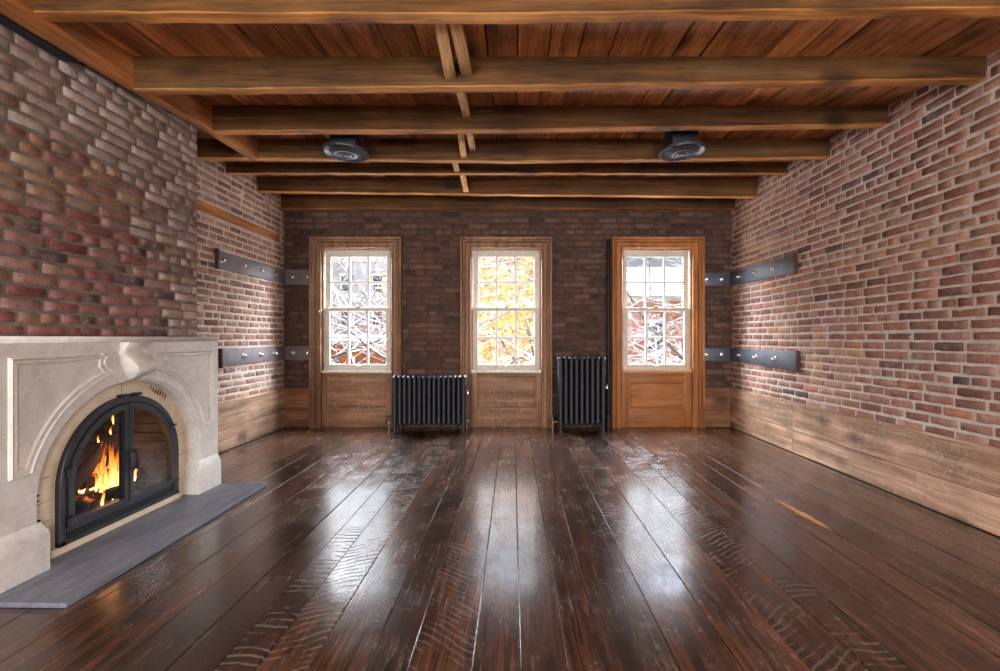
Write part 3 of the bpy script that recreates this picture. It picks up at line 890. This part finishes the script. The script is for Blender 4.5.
radiator(-1.405, -.548, 15, .665, 5.50, 'low black cast iron radiator under the brick between first and middle windows', .46, True)
radiator(.525, 1.085, 9, .885, 5.52, 'tall black cast iron radiator between the middle window and the orange-brown casing', .52, False)

def riser():
    x, y = 1.162, 5.79
    t = thing('riser_pipe', (x, y, 0), 'thin black vertical heating pipe beside the orange-brown window casing', 'pipe')
    mb = MB(); mb.tube([(x, y, .14), (x, y, 1.2), (x, y, 2.22), (x + .005, y + .02, 2.29), (x + .01, y + .08, 2.31)], .02, 14)
    mb.build('pipe', M['cable'], t, smooth=True)
    mb = MB(); mb.tube([(x, y, 0), (x, y, .14)], .017, 14); mb.lathe((x, y, .13), (0, 0, 1), [(.02, 0), (.026, .005), (.026, .03), (.02, .035)], 14); mb.lathe((x, y, .0005), (0, 0, 1), [(.04, 0), (.04, .008), (.02, .012)], 18)
    mb.build('rusty_stub', M['rust'], t, smooth=True, angle=40)
riser()

def cables():
    r = random.Random(2)
    labs = ['outermost black cable of the bundle between trimmer beam and chimney breast', 'second black cable of the bundle beside the trimmer beam', 'third black cable of the bundle beside the trimmer beam', 'innermost black cable, against the chimney brick']
    for k in range(4):
        x = -2.254 - .0125 * (k % 4); mb = MB()
        pts = [(x, y, CAMZ + 1.395 + .012 * y + .003 * sin(5 * y + k) - .003 * k) for y in [1.0 + .1 * j for j in range(13)]]
        pts += [(x, 2.32 + .03 * k, CAMZ + 1.425 - .003 * k), (x + .002, 2.42 + .04 * k, CAMZ + 1.46), (x + .002, 2.5 + .04 * k, CAMZ + 1.55)]
        mb.tube(pts, .0062, 8)
        o = mb.build('cable', M['cable'], smooth=True, origin=(x, 1.0, CAMZ + 1.44))
        tag(o, labs[k], 'cable', 'black cables under the ceiling')
cables()

# ------------------------------------------------------------------ fireplace
UC, ZS = 2.745, .344
XM = -2.18
def arch(a, b, n=40, z0=0.0, uc=UC, zs=ZS):
    """open polyline from the near foot over the top to the far foot: (u, z)"""
    pts = [(uc - a, z0), (uc - a, z0 + (zs - z0) * .5)]
    pts += [(uc - a * cos(pi * k / n), zs + b * sin(pi * k / n)) for k in range(n + 1)]
    pts += [(uc + a, z0 + (zs - z0) * .5), (uc + a, z0)]
    return pts

def mantel():
    U0, U1, ZSH = 1.975, 3.508, 1.075
    t = thing('fireplace_mantel', (-2.3, UC, 0), 'pale grey carved marble fireplace mantel with arched opening', 'mantel')
    # front slab with the arched opening
    A = arch(.555, .506, 48)
    mb = MB(); x0, x1 = XB - .002, XM
    def outer(u, z, k, n):
        # point on the slab's border matching arch point
        if k <= 1: return (U0, z)
        if k >= n - 2: return (U1, z)
        ang = atan2(z - ZS, u - UC)
        du = (U1 - UC) if u > UC else (UC - U0)
        if abs(cos(ang)) * (ZSH - ZS) > sin(ang) * du:
            return (U1 if u > UC else U0, ZS + du * abs(math.tan(ang)) if abs(cos(ang)) > 1e-6 else ZSH)
        return (UC + (ZSH - ZS) / math.tan(ang) if abs(math.tan(ang)) > 1e-6 else u, ZSH)
    n = len(A)
    B = [outer(u, z, k, n) for k, (u, z) in enumerate(A)]
    # snap the border points that straddle the corners onto them
    for cu in (U0, U1):
        k = min(range(n), key=lambda q: (B[q][0] - cu) ** 2 + (B[q][1] - ZSH) ** 2); B[k] = (cu, ZSH)
    lip = [(UC + (u - UC) * (.555 + .014) / .555, ZS + (z - ZS) * (.506 + .014) / .506 if z > ZS else z) for u, z in A]
    prof = []
    layers = [[(x0, u, z) for u, z in A], [(x1 - .022, u, z) for u, z in A], [(x1 - .012, (a[0] * .4 + b[0] * .6), (a[1] * .4 + b[1] * .6)) for a, b in zip(A, lip)], [(x1 - .012, u, z) for u, z in lip],
              [(x1, UC + (u - UC) * 1.004, z) for u, z in lip], [(x1, u, z) for u, z in B], [(x0, u, z) for u, z in B]]
    mb.loft(layers, closed=False, cap=False)
    mb.build('front_slab', M['marble'], t, smooth=True, angle=25)
    # shelf
    mb = MB()
    sh = [(-2.30, 1.076), (-2.176, 1.076), (-2.170, 1.08), (-2.166, 1.088), (-2.160, 1.092), (-2.160, 1.104), (-2.164, 1.108), (-2.30, 1.108)]
    mb.loft([[(x, u, z) for x, z in sh] for u in (1.945, 3.495)])
    mb.build('shelf', M['marble'], t, smooth=True, angle=25)
    # corbel under the shelf
    mb = MB(); uc = 2.715; rings = []
    N_ = 22
    for k in range(N_ + 1):
        f = k / N_; z = 1.076 - f * (1.076 - .862)
        p = .062 - .03 * sin(pi * min(1, f / .42)) if f < .42 else .062 + .03 * sin(pi * (f - .42) / .5) if f < .8 else .062 + .0205 - (f - .8) / .2 * .065
        hw = .078 if f < .18 else .078 + .012 * sin(pi * (f - .18) / .3) if f < .48 else .078 + .006 - .06 * ((f - .48) / .52) ** 1.3 + (0 if f < .95 else 0)
        hw = max(.02, hw)
        b = .006
        rings.append([(XM - .01, uc - hw, z), (XM + p - b, uc - hw, z), (XM + p, uc - hw + b, z), (XM + p + .003, uc, z), (XM + p, uc + hw - b, z), (XM + p - b, uc + hw, z), (XM - .01, uc + hw, z)])
    mb.loft(rings)
    mb.build('corbel', M['marble'], t, smooth=True, angle=40)
    # raised panel mouldings in the spandrels
    for s in (-1, 1):
        uo = UC + s * .695; zt, zb = 1.013, .483
        a2, b2 = .62, .578
        path = [(uo, zb), (uo, (zb + zt) / 2), (uo, zt), (UC + s * .43, zt), (UC + s * .185, zt)]
        # concave scoop at the top inner corner
        for k in range(1, 6):
            f = k / 6; path.append((UC + s * (.185 - .02 * f + .05 * sin(pi * f) - .02 * f), zt - .1 * f))
        ph0 = math.acos(.145 / a2)
        ph1 = math.asin(min(1, (zb - ZS) / b2))
        for k in range(20):
            ph = ph0 + (ph1 - ph0) * k / 19
            path.append((UC + s * a2 * cos(ph), ZS + b2 * sin(ph)))
        # inward offset sweep
        n = len(path)
        ctr = Vector((UC + s * .5, .86))
        area = sum(path[k][0] * path[(k + 1) % n][1] - path[(k + 1) % n][0] * path[k][1] for k in range(n))
        sg = 1 if area > 0 else -1
        prof = [(-.002, -.004), (0, .009), (.006, .016), (.011, .010), (.014, .0015), (.023, .0015), (.027, .012), (.033, .010), (.037, -.004)]
        rings = []
        for k in range(n):
            p0, p1, p2 = Vector(path[k - 1]), Vector(path[k]), Vector(path[(k + 1) % n])
            d1, d2 = (p1 - p0).normalized(), (p2 - p1).normalized()
            n1, n2 = Vector((-d1.y, d1.x)) * sg, Vector((-d2.y, d2.x)) * sg
            m = (n1 + n2); m = m / max(.5, m.length_squared / 2) if m.length > .01 else n1
            rings.append([(XM + h, p1.x + m.x * o, p1.y + m.y * o) for o, h in prof])
        mb = MB(); rings.append(rings[0])
        mb.loft(rings, closed=False, cap=False)
        mb.build('panel_moulding', M['marble'], t, smooth=True, angle=24)
    # plinth blocks
    for s in (-1, 1):
        ui, uo = UC + s * .525, UC + s * (.775 if s > 0 else .80)
        mb = MB()
        pr = [(.0, .018), (.18, .018), (.205, .016), (.225, .008), (.25, .001)]
        rings = []
        for z, p in pr:
            k = p / .018
            rings.append([(XB + .0, ui + s * (1 - k) * .03, z), (XM + p, ui + s * (1 - k) * .03, z), (XM + p, uo - s * (1 - k) * .012, z), (XB + .0, uo - s * (1 - k) * .012, z)])
        mb.loft(rings)
        mb.build('plinth', M['marble'], t, bevel=.002)
    return t
mantel()

def hearth():
    mb = MB()
    top = [(-2.28, 1.94), (-1.815, 1.93), (-1.832, 3.54), (-2.28, 3.52)]
    mb.loft([[(x, y, .001) for x, y in top], [(x, y, .022) for x, y in top]])
    o = mb.build('hearth_slab', M['slate'], bevel=.003, origin=(-2.05, UC, .001))
    tag(o, 'blue-grey slate hearth slab on the floor under the mantel', 'hearth slab')
hearth()

UD, AD = 2.765, .42     # doors: centre and half width
def surround():
    mb = MB(); xs = -2.262
    A = arch(.575, .535, 40, .024); B = arch(AD - .012, AD - .012, 40, .024, UD, .344)
    mb.loft([[(xs - .03, u, z) for u, z in A], [(xs, u, z) for u, z in A], [(xs, u, z) for u, z in B], [(xs - .05, u, z) for u, z in B]], closed=False, cap=False)
    mb.box(xs - .03, xs + .012, UD - AD - .03, UD + AD + .03, .0225, .062)
    t = mb.build('fire_surround', M['cream'], smooth=True, angle=30, origin=(xs, UC, .023))
    tag(t, 'cream painted arched surround between marble opening and black doors', 'surround')
    # tile joints and scorch marks
    r = random.Random(8)
    x = xs + .0006
    def streak(u0, z0, u1, z1, w):
        mb = MB(); n = 7; a, b = Vector((u0, z0)), Vector((u1, z1)); d = (b - a); nn = Vector((-d.y, d.x)).normalized()
        rows = []
        for k in range(n + 1):
            p = a.lerp(b, k / n); q = w * r.uniform(.4, 1.2) * (.35 if k in (0, n) else 1)
            rows.append((mb.vert((x, *(p - nn * q))), mb.vert((x + .0012, *p)), mb.vert((x, *(p + nn * q)))))
        for k in range(n):
            for j in (0, 1): mb.face(rows[k][j], rows[k][j + 1], rows[k + 1][j + 1], rows[k + 1][j])
        mb.build('scorch_mark' if w > .003 else 'tile_joint', M['soot'], t, smooth=True)
    for u, z0, z1 in ((2.215, .42, .425), (2.215, .20, .215), (2.215, .30, .31)):
        streak(u - .02, z0, u + .11, z1, .0016)
    for z in (.30, .44): streak(3.185, z, 3.29, z + .015, .0016)
    streak(2.745, .775, 2.745, .85, .0016)
    for u, z, l in ((2.22, .318, .05), (2.235, .345, .035), (2.225, .222, .05)): streak(u, z, u + l, z + .006, .006)
    for k in range(7):
        f = k / 6; u = 2.965 + .12 * f; z = .795 - .075 * f + r.uniform(-.004, .004)
        streak(u - .006, z - .018, u + .008, z + .016, r.uniform(.005, .009))
    for k in range(2): streak(2.27, .13 - .03 * k, 2.30, .13 - .03 * k, .01)
surround()

def insert():
    t = thing('fireplace_insert', (-2.4, UD, .06), 'black arched fireplace insert with two glass doors', 'fireplace')
    xf = -2.238; zb = .066
    def band(a0, a1, xa, xb, z0a, z0b, name, mat, par, half=None, smooth=True):
        A = arch(a1, a1, 36, z0a, UD); B = arch(a0, a0, 36, z0b, UD)
        mb = MB()
        mb.loft([[(xa, u, z) for u, z in A], [(xb - .004, u, z) for u, z in A], [(xb, UD + (u - UD) * .99, z) for u, z in A], [(xb, UD + (u - UD) * 1.01, z) for u, z in B], [(xb - .004, u, z) for u, z in B], [(xa, u, z) for u, z in B]], closed=False, cap=False)
        return mb
    mb = band(AD - .036, AD, xf - .04, xf, zb, zb, 0, 0, 0)
    mb.box(xf - .04, xf, UD - AD, UD + AD, zb - .004, zb + .016)
    mb.box(xf - .04, xf - .002, UD - AD + .03, UD + AD - .03, zb + .06, zb + .076)
    mb.build('frame', M['irondoor'], t, smooth=True, angle=30)
    # louvre grille at the foot
    mb = MB(); k = 0; u = UD - AD + .04
    while u < UD + AD - .045:
        mb.loft([[(xf - .02, u, zb + .016), (xf - .006, u, zb + .016), (xf - .006, u + .006, zb + .016), (xf - .02, u + .006, zb + .016)],
                 [(xf - .02, u + .012, zb + .06), (xf - .006, u + .012, zb + .06), (xf - .006, u + .018, zb + .06), (xf - .02, u + .018, zb + .06)]])
        u += .0135
    mb.box(xf - .03, xf - .02, UD - AD + .02, UD + AD - .02, zb + .01, zb + .065)
    mb.build('grille', M['irondoor'], t)
    # doors
    ri, ro = AD - .076, AD - .042; z0 = zb + .08
    n = 24
    for s in (-1, 1):
        g = .004
        def half(r_, z_, uin):
            pts = [(UD + s * uin, z_)]
            pts.append((UD + s * r_, z_))
            for k in range(n + 1):
                a = (pi / 2) * k / n; u = r_ * cos(a)
                if u < uin:
                    pts.append((UD + s * uin, ZS + sqrt(r_ * r_ - uin * uin))); 
                else: pts.append((UD + s * u, ZS + r_ * sin(a)))
            return pts
        O = half(ro, z0, g); I = half(ri, z0 + .03, g + .028)
        mb = MB()
        xa, xb = xf - .03, xf + .006
        mb.loft([[(xa, u, z) for u, z in O], [(xb - .003, u, z) for u, z in O], [(xb, u * .992 + (UD + s * .17) * .008, z * .992 + .4 * .008) for u, z in O], [(xb, u, z) for u, z in I], [(xa, u, z) for u, z in I], [(xa, u, z) for u, z in O]], cap=False)
        d = mb.build('door', M['irondoor'], t, smooth=True, angle=30)
        d['label'] = 'near glass door with the fire behind' if s < 0 else 'far glass door'
        mb = MB(); xg = xf - .012
        a = [mb.vert((xg, u, z)) for u, z in I]; b = [mb.vert((xg - .004, u, z)) for u, z in I]
        mb.face(*a); mb.face(*reversed(b))
        for k in range(len(a)): mb.face(a[k], a[(k + 1) % len(a)], b[(k + 1) % len(a)], b[k])
        mb.build('glass', M['fireglass'], d)
        # handle: small lever on the meeting stile
        u = UD + s * .02; mb = MB()
        mb.tube([(xb - .002, u, .44), (xb + .022, u, .445), (xb + .034, u, .43), (xb + .034, u, .36), (xb + .026, u, .335)], [.008, .009, .010, .011, .007], 10)
        mb.lathe((xb, u, .44), (1, 0, 0), [(.014, 0), (.014, .004), (.008, .008)], 12)
        mb.build('handle', M['iron'], d, smooth=True, angle=50)
        for z in (.17, .42) if s < 0 else (.13, .50):
            q = AD - .05 if z < ZS else sqrt(max(0, (AD - .04) ** 2 - (z - ZS) ** 2))
            mb = MB(); mb.tube([(xf + .004, UD + s * (q + .004), z - .024), (xf + .004, UD + s * (q + .004), z + .024)], .011, 10)
            mb.tube([(xf + .004, UD + s * q, z + .03), (xf + .03, UD + s * (q + .008), z + .034)], .006, 8)
            mb.build('hinge', M['iron'], d, smooth=True, angle=40)
    # top clamps
    for du in (-.05, .045):
        mb = MB(); mb.tube([(xf - .004, UD + du - .022, .768), (xf + .016, UD + du - .022, .772), (xf + .02, UD + du + .02, .771), (xf - .002, UD + du + .022, .766)], .009, 8)
        mb.build('clamp', M['iron'], t, smooth=True)
    # firebox lining: coursed refractory walls
    mb = MB(); xb_, r = -2.74, random.Random(5)
    z = .068
    mb.box(-2.75, -2.27, UD - .43, UD + .43, .0655, .085)
    while z < .80:
        h = .058
        for (xa, xc, ua, ub) in ((-2.75, -2.72, UD - .40, UD + .40), (-2.73, -2.27, UD - .42, UD - .39), (-2.73, -2.27, UD + .39, UD + .42)):
            q = r.uniform(-.002, .002)
            mb.box(xa + q, xc + q, ua, ub, z + .002, z + h - .004)
        z += h
    mb.box(-2.76, -2.27, UD - .44, UD - .425, .066, .80); mb.box(-2.76, -2.27, UD + .425, UD + .44, .066, .80); mb.box(-2.765, -2.75, UD - .44, UD + .44, .066, .80); mb.box(-2.76, -2.27, UD - .44, UD + .44, .79, .82)
    mb.build('firebox_lining', M['firebrick'], t)
insert()

def fire():
    r = random.Random(12)
    # logs
    def log(p, q, rad, lab, mat):
        p, q = Vector(p), Vector(q); mb = MB(); n = 14; pts = []; rr = []
        for k in range(n + 1):
            f = k / n; pts.append(p.lerp(q, f) + Vector((r.uniform(-.004, .004), r.uniform(-.004, .004), r.uniform(-.005, .005)))); rr.append(rad * r.uniform(.9, 1.08))
        mb.tube(pts, rr, 14)
        o = mb.build('firewood_log', mat, smooth=True, angle=50, origin=tuple(p))
        tag(o, lab, 'log', 'logs in the fireplace')
    log((-2.50, 2.62, .15), (-2.47, 3.12, .15), .05, 'charred log lying lowest at the front of the fire', M['ember'])
    log((-2.62, 2.62, .15), (-2.60, 3.13, .16), .052, 'charred log lying at the back of the fire', M['ember'])
    log((-2.47, 2.62, .24), (-2.62, 3.05, .40), .036, 'brown log leaning up across the burning fire', M['log'])
    log((-2.55, 2.80, .24), (-2.52, 3.14, .235), .042, 'charred log resting on top of the lower two', M['ember'])
    mb = MB(); g = 26
    ids = [[mb.vert((-2.70 + .40 * i / 12, 2.38 + .74 * j / g, .086 + .022 * max(0, noise.noise((i * .6, j * .5, 1.0)) + .4))) for j in range(g + 1)] for i in range(13)]
    for i in range(12):
        for j in range(g): mb.face(ids[i][j], ids[i + 1][j], ids[i + 1][j + 1], ids[i][j + 1])
    tag(mb.build('ash_bed', M['ember'], smooth=True), 'bed of ash and glowing embers under the logs', 'ash', kind='stuff')
    mb = MB()
    def tongue(x, u, z, h, w, lean, ph):
        n, m = 14, 8; rings = []
        for k in range(n + 1):
            f = k / n
            rad = w * min(1, f * 4 + .12) ** .7 * (1 - f) ** .85 * (1 + .25 * sin(ph * 3 + f * 9)) + .0004
            cu = u + lean * f * f + .25 * w * sin(ph + f * 7); cx = x + .2 * w * sin(ph * 2 + f * 5)
            rings.append([mb.vert((cx + rad * .35 * sin(2 * pi * a / m), cu + rad * cos(2 * pi * a / m), z + h * f), ((f ** .8),) * 3 + (1,)) for a in range(m)])
        for p, q in zip(rings, rings[1:]):
            for a in range(m): mb.face(p[a], p[(a + 1) % m], q[(a + 1) % m], q[a])
    for k in range(44):
        c = r.gauss(0, .07); u = 2.95 + c
        h = max(.06, (.30 - abs(c) * 1.4) * r.uniform(.55, 1.15))
        tongue(r.uniform(-2.60, -2.42), u, r.uniform(.12, .19), h * 1.1, r.uniform(.018, .034), r.uniform(-.03, .05), r.uniform(0, 6))
    for k in range(10):
        tongue(r.uniform(-2.52, -2.43), r.uniform(2.7, 3.08), r.uniform(.10, .15), r.uniform(.06, .11), r.uniform(.01, .018), r.uniform(-.01, .02), r.uniform(0, 6))
    for u, z, h in ((2.97, .56, .11), (2.95, .50, .06), (2.86, .47, .05)): tongue(-2.5, u, z, h, .009, .012, u * 9)
    tag(mb.build('flames', M['flame'], smooth=True), 'bright orange and yellow flames behind the near glass door', 'fire', kind='stuff')
    L = bpy.data.lights.new('fire_glow', 'POINT'); L.energy = 1.2; L.color = (1, .5, .18); L.shadow_soft_size = .08
    o = bpy.data.objects.new('fire_glow', L); o.location = (-2.46, 2.93, .42); col.objects.link(o)
fire()

# ------------------------------------------------------------------ outdoors
def outdoors():
    mb = MB(); mb.box(-60, 60, YB + 2, 90, -7.2, -7)  # unseen ground, kept dark so little light bounces onto the facades
    tag(mb.build('garden_ground', M['dark_ground']), 'unseen garden ground far below the windows, made dark to cut bounced light', 'ground', kind='structure')
    mb = MB(); n = 24  # unseen snow slab, added to bounce skylight up to the ceiling
    ids = [[mb.vert((-7 + 14 * i / n, YB + .36 + 4.6 * j / 8, -.45 - .05 * j / 8 + .05 * noise.noise((i * .35, j * .4, 2.0)))) for j in range(9)] for i in range(n + 1)]
    for i in range(n):
        for j in range(8): mb.face(ids[i][j], ids[i + 1][j], ids[i + 1][j + 1], ids[i][j + 1])
    mb.box(-7, 7, YB + .36, YB + 4.96, -.75, -.56)
    tag(mb.build('bounce_slab', M['snow'], smooth=True, angle=30), 'unseen snow-white slab added below the windows to bounce light upward', 'light bounce', kind='structure')
    def house(name, x0, x1, y, ztop, mat, lab, nwin, rows, zr):
        t = thing(name, ((x0 + x1) / 2, y, -7), lab, 'building')
        mb = MB(); mb.box(x0, x1, y, y + 8, -7, ztop)
        mb.build('facade', mat, t)
        mb = MB(); mb.box(x0 - .3, x1 + .3, y - .4, y + 8, ztop, ztop + .35)
        mb.build('cornice', M['stone'], t, bevel=.05)
        mb = MB()
        mb.loft([[(x0 - .3, y - .45, ztop + .35), (x1 + .3, y - .45, ztop + .35), (x1 + .3, y + 8, ztop + .35), (x0 - .3, y + 8, ztop + .35)], [(x0, y + 3, ztop + zr), (x1, y + 3, ztop + zr), (x1, y + 5, ztop + zr), (x0, y + 5, ztop + zr)]])
        mb.build('snow_roof', M['snow'], t, bevel=.08)
        for j in range(rows):
            for k in range(nwin):
                cx = x0 + (x1 - x0) * (k + .5) / nwin; z = ztop - 2.2 - j * 3.1
                mb = MB(); rect_frame(mb, cx - .55, cx + .55, z - .9, z + .9, .09, y - .06, y + .02)
                mb.box(cx - .5, cx + .5, y - .05, y + .01, z - .04, z + .04); mb.box(cx - .7, cx + .7, y - .15, y, z - 1.02, z - .9); mb.box(cx - .7, cx + .7, y - .1, y, z + .9, z + 1.1)
                f = mb.build('window', M['stone'], t)
                mb = MB(); mb.box(cx - .48, cx + .48, y - .015, y + .005, z - .83, z + .83)
                mb.build('pane', M['darkglass'], f)
    house('brick_house', 5.0, 15.5, 30, 3.4, M['facade'], 'orange brick house with snowy roof, seen through the window by the long brick wall', 4, 3, 2.6)
    house('brick_house', -21, -8.2, 31, .6, M['facade'], 'orange brick house behind branches, seen through the window closest to the fireplace', 5, 2, .7)
    house('grey_house', -30, -8.5, 46, 8.5, M['facade_grey'], 'tall grey house furthest off beyond the window closest to the fireplace', 7, 4, .7)
    house('white_house', -5.2, 2.6, 36, 3.2, M['facade_white'], 'white house with snowy roof behind the orange leaves', 4, 3, .9)
    house('white_house', 16.5, 30, 38, 5.2, M['facade_white'], 'tall white house standing beyond the brick one', 4, 3, 2.6)

    def tree(name, base, h, seed, lab, leaves=False, spread=.62, r0=.16, depth=5):
        r = random.Random(seed)
        t = thing(name, base, lab, 'tree', 'snowy trees outside the windows')
        mb = MB(); tips = []
        def grow(p, d, ln, rad, lev):
            n = 4; pts, rr = [p], [rad]
            q, dd = p.copy(), d.copy()
            for k in range(n):
                dd = (dd + Vector((r.uniform(-.22, .22), r.uniform(-.22, .22), r.uniform(-.08, .14)))).normalized()
                q = q + dd * (ln / n); pts.append(q.copy()); rr.append(rad * (1 - .45 * (k + 1) / n))
            mb.tube(pts, rr, 6 if lev < 3 else 4, cap=lev < 2)
            if lev >= depth - 2: tips.append(pts[-1]); tips.append(pts[2])
            if lev == depth: return
            nb = r.choice((2, 3, 3)) if lev else 5
            for k in range(nb):
                i = r.randint(2, n) if lev else r.randint(1, n)
                a = r.uniform(0, 2 * pi)
                side = Vector((cos(a), sin(a) * .8, r.uniform(-.1, .5)))
                nd = (dd * (1 - spread) + side * spread).normalized()
                grow(pts[i].copy(), nd, ln * r.uniform(.6, .85), rr[i] * r.uniform(.55, .78), lev + 1)
        grow(Vector(base), Vector((0, 0, 1)), h * .48, r0, 0)
        mb.build('branches', M['bark'], t, smooth=True)
        if leaves:
            mb = MB()
            for p in tips:
                if abs(p.x - base[0]) > 3.3: continue
                for k in range(leaves):
                    c = p + Vector((r.gauss(0, .32), r.gauss(0, .32), r.gauss(0, .28))); s = r.uniform(.05, .11)
                    a, b = Vector((r.uniform(-1, 1), r.uniform(-1, 1), r.uniform(-1, 1))).normalized() * s, Vector((r.uniform(-1, 1), r.uniform(-1, 1), r.uniform(-1, 1))).normalized() * s * .7
                    i = [mb.vert(c + a), mb.vert(c + b), mb.vert(c - a), mb.vert(c - b)]; mb.face(*i)
            lf = mb.build('leaves', M['leaf'], t); lf['kind'] = 'stuff'
        return t
    tree('snowy_tree', (-4.3, 12.5, -7), 13, 11, 'thick bare snowy tree outside the window closest to the fireplace', spread=.72, r0=.26, depth=6)
    tree('snowy_tree', (-7.4, 21, -7), 15, 12, 'distant bare snowy tree seen through the window closest to the fireplace', spread=.66, depth=6)
    tree('snowy_tree', (-10.2, 25, -7), 15, 22, 'most distant snowy tree beyond the window closest to the fireplace', spread=.66, depth=6)
    tree('orange_tree', (-.3, 18.5, -7), 11.8, 13, 'tree with orange leaves outside the middle window', leaves=8, spread=.66, depth=6)
    tree('snowy_tree', (.5, 13.5, -7), 12.5, 14, 'bare snowy tree right outside the middle window', spread=.7, r0=.18, depth=6)
    tree('snowy_tree', (5.0, 13.0, -7), 13, 15, 'bare snowy tree outside the window by the long brick wall', spread=.7, r0=.2, depth=6)
    tree('snowy_tree', (-6.2, 16.5, -7), 13.5, 31, 'second bare snowy tree close behind the thick one near the fireplace side', spread=.7, r0=.17, depth=6)
    tree('snowy_tree', (3.2, 25, -7), 13, 41, 'snowy tree beyond the orange leaves, between middle window and brick house', spread=.66, depth=6)
    tree('snowy_tree', (8.2, 21.0, -7), 10.5, 16, 'distant snowy tree in front of the orange brick house', spread=.66, depth=6)
outdoors()

# ------------------------------------------------------------------ light
def lights():
    w = bpy.data.worlds.new('overcast_sky'); sc.world = w; w.use_nodes = True
    nt = w.node_tree; nt.nodes.clear()
    g = N.__new__(N); g.t = nt
    tc = g.n('ShaderNodeTexCoord').outputs['Generated']
    z = g.n('ShaderNodeSeparateXYZ', Vector=tc).outputs[2]
    cl = g.ramp(g.noise(g.n('ShaderNodeMapping', Vector=tc, Scale=(2.5, 2.5, 9)).outputs[0], 2.0, 5, .55), [(.36, 0), (.5, 1)])
    c = g.mix(cl, (.55, .70, 1.0), (.95, .98, 1.03))
    yc = g.n('ShaderNodeSeparateXYZ', Vector=tc).outputs[1]
    front = g.ramp(yc, [(.0, 0), (.45, 1)])            # added sky glow on the window side, out of view, lights the room
    ax = g.math('ABSOLUTE', g.n('ShaderNodeSeparateXYZ', Vector=tc).outputs[0])
    up = g.math('MULTIPLY', g.math('ADD', z, g.math('MULTIPLY', ax, .9)), g.ramp(z, [(.02, 0), (.14, 1)]))
    glow = g.math('MULTIPLY', g.ramp(up, [(.66, 0), (.92, 1)]), front)
    st = g.math('ADD', g.math('MULTIPLY', glow, GLOW), g.math('MULTIPLY_ADD', g.math('MULTIPLY', g.ramp(z, [(.21, 0), (.3, 1)]), front), SKY_BAND, SKY))  # sky band added above the window view to brighten the floor reflections
    bg = g.n('ShaderNodeBackground', Color=c, Strength=st)
    g.n('ShaderNodeOutputWorld', Surface=bg.outputs[0])
    for cx in WX:   # portals: help sampling the sky through the panes
        L = bpy.data.lights.new('sky_portal', 'AREA'); L.shape = 'RECTANGLE'; L.size, L.size_y = .86, 1.54
        L.cycles.is_portal = True
        o = bpy.data.objects.new('sky_portal', L); o.location = (cx, YB + .26, 1.44); o.rotation_euler = (-pi / 2, 0, 0); col.objects.link(o)
    for x in (-1.9, 1.9):   # fill lights added behind the viewer; the rear wall has no windows
        L = bpy.data.lights.new('rear_fill_light', 'AREA'); L.shape = 'RECTANGLE'; L.size, L.size_y = 1.0, 1.6
        L.energy = REAR; L.color = (.97, .98, 1.0)
        o = bpy.data.objects.new('rear_fill_light', L); o.location = (x, YR + .03, 1.5); o.rotation_euler = (pi / 2, 0, 0); col.objects.link(o)
SKY, SKY_BAND, GLOW, REAR = .5, 4.5, 84.0, 205.0
lights()

cam = bpy.data.cameras.new('camera'); cam.sensor_width = 36; cam.lens = F / 1000 * 36
cam.shift_x = -(CX - 500) / 1000; cam.shift_y = (CY - 335.5) / 1000; cam.clip_start = .02; cam.clip_end = 300
co = bpy.data.objects.new('camera', cam); co.location = (0, 0, CAMZ); co.rotation_euler = (pi / 2, 0, 0); col.objects.link(co)
sc.camera = co
vs = sc.view_settings
vs.view_transform = 'Standard'; vs.look = 'None'; vs.gamma = 1; vs.use_curve_mapping = False; vs.exposure = 0.0
sc.cycles.max_bounces = 10; sc.cycles.diffuse_bounces = 6; sc.cycles.glossy_bounces = 4; sc.cycles.transparent_max_bounces = 24
sc.cycles.sample_clamp_indirect = 6
sc.cycles.use_denoising = True
for o in bpy.data.objects:
    if '_w' in o: del o['_w']
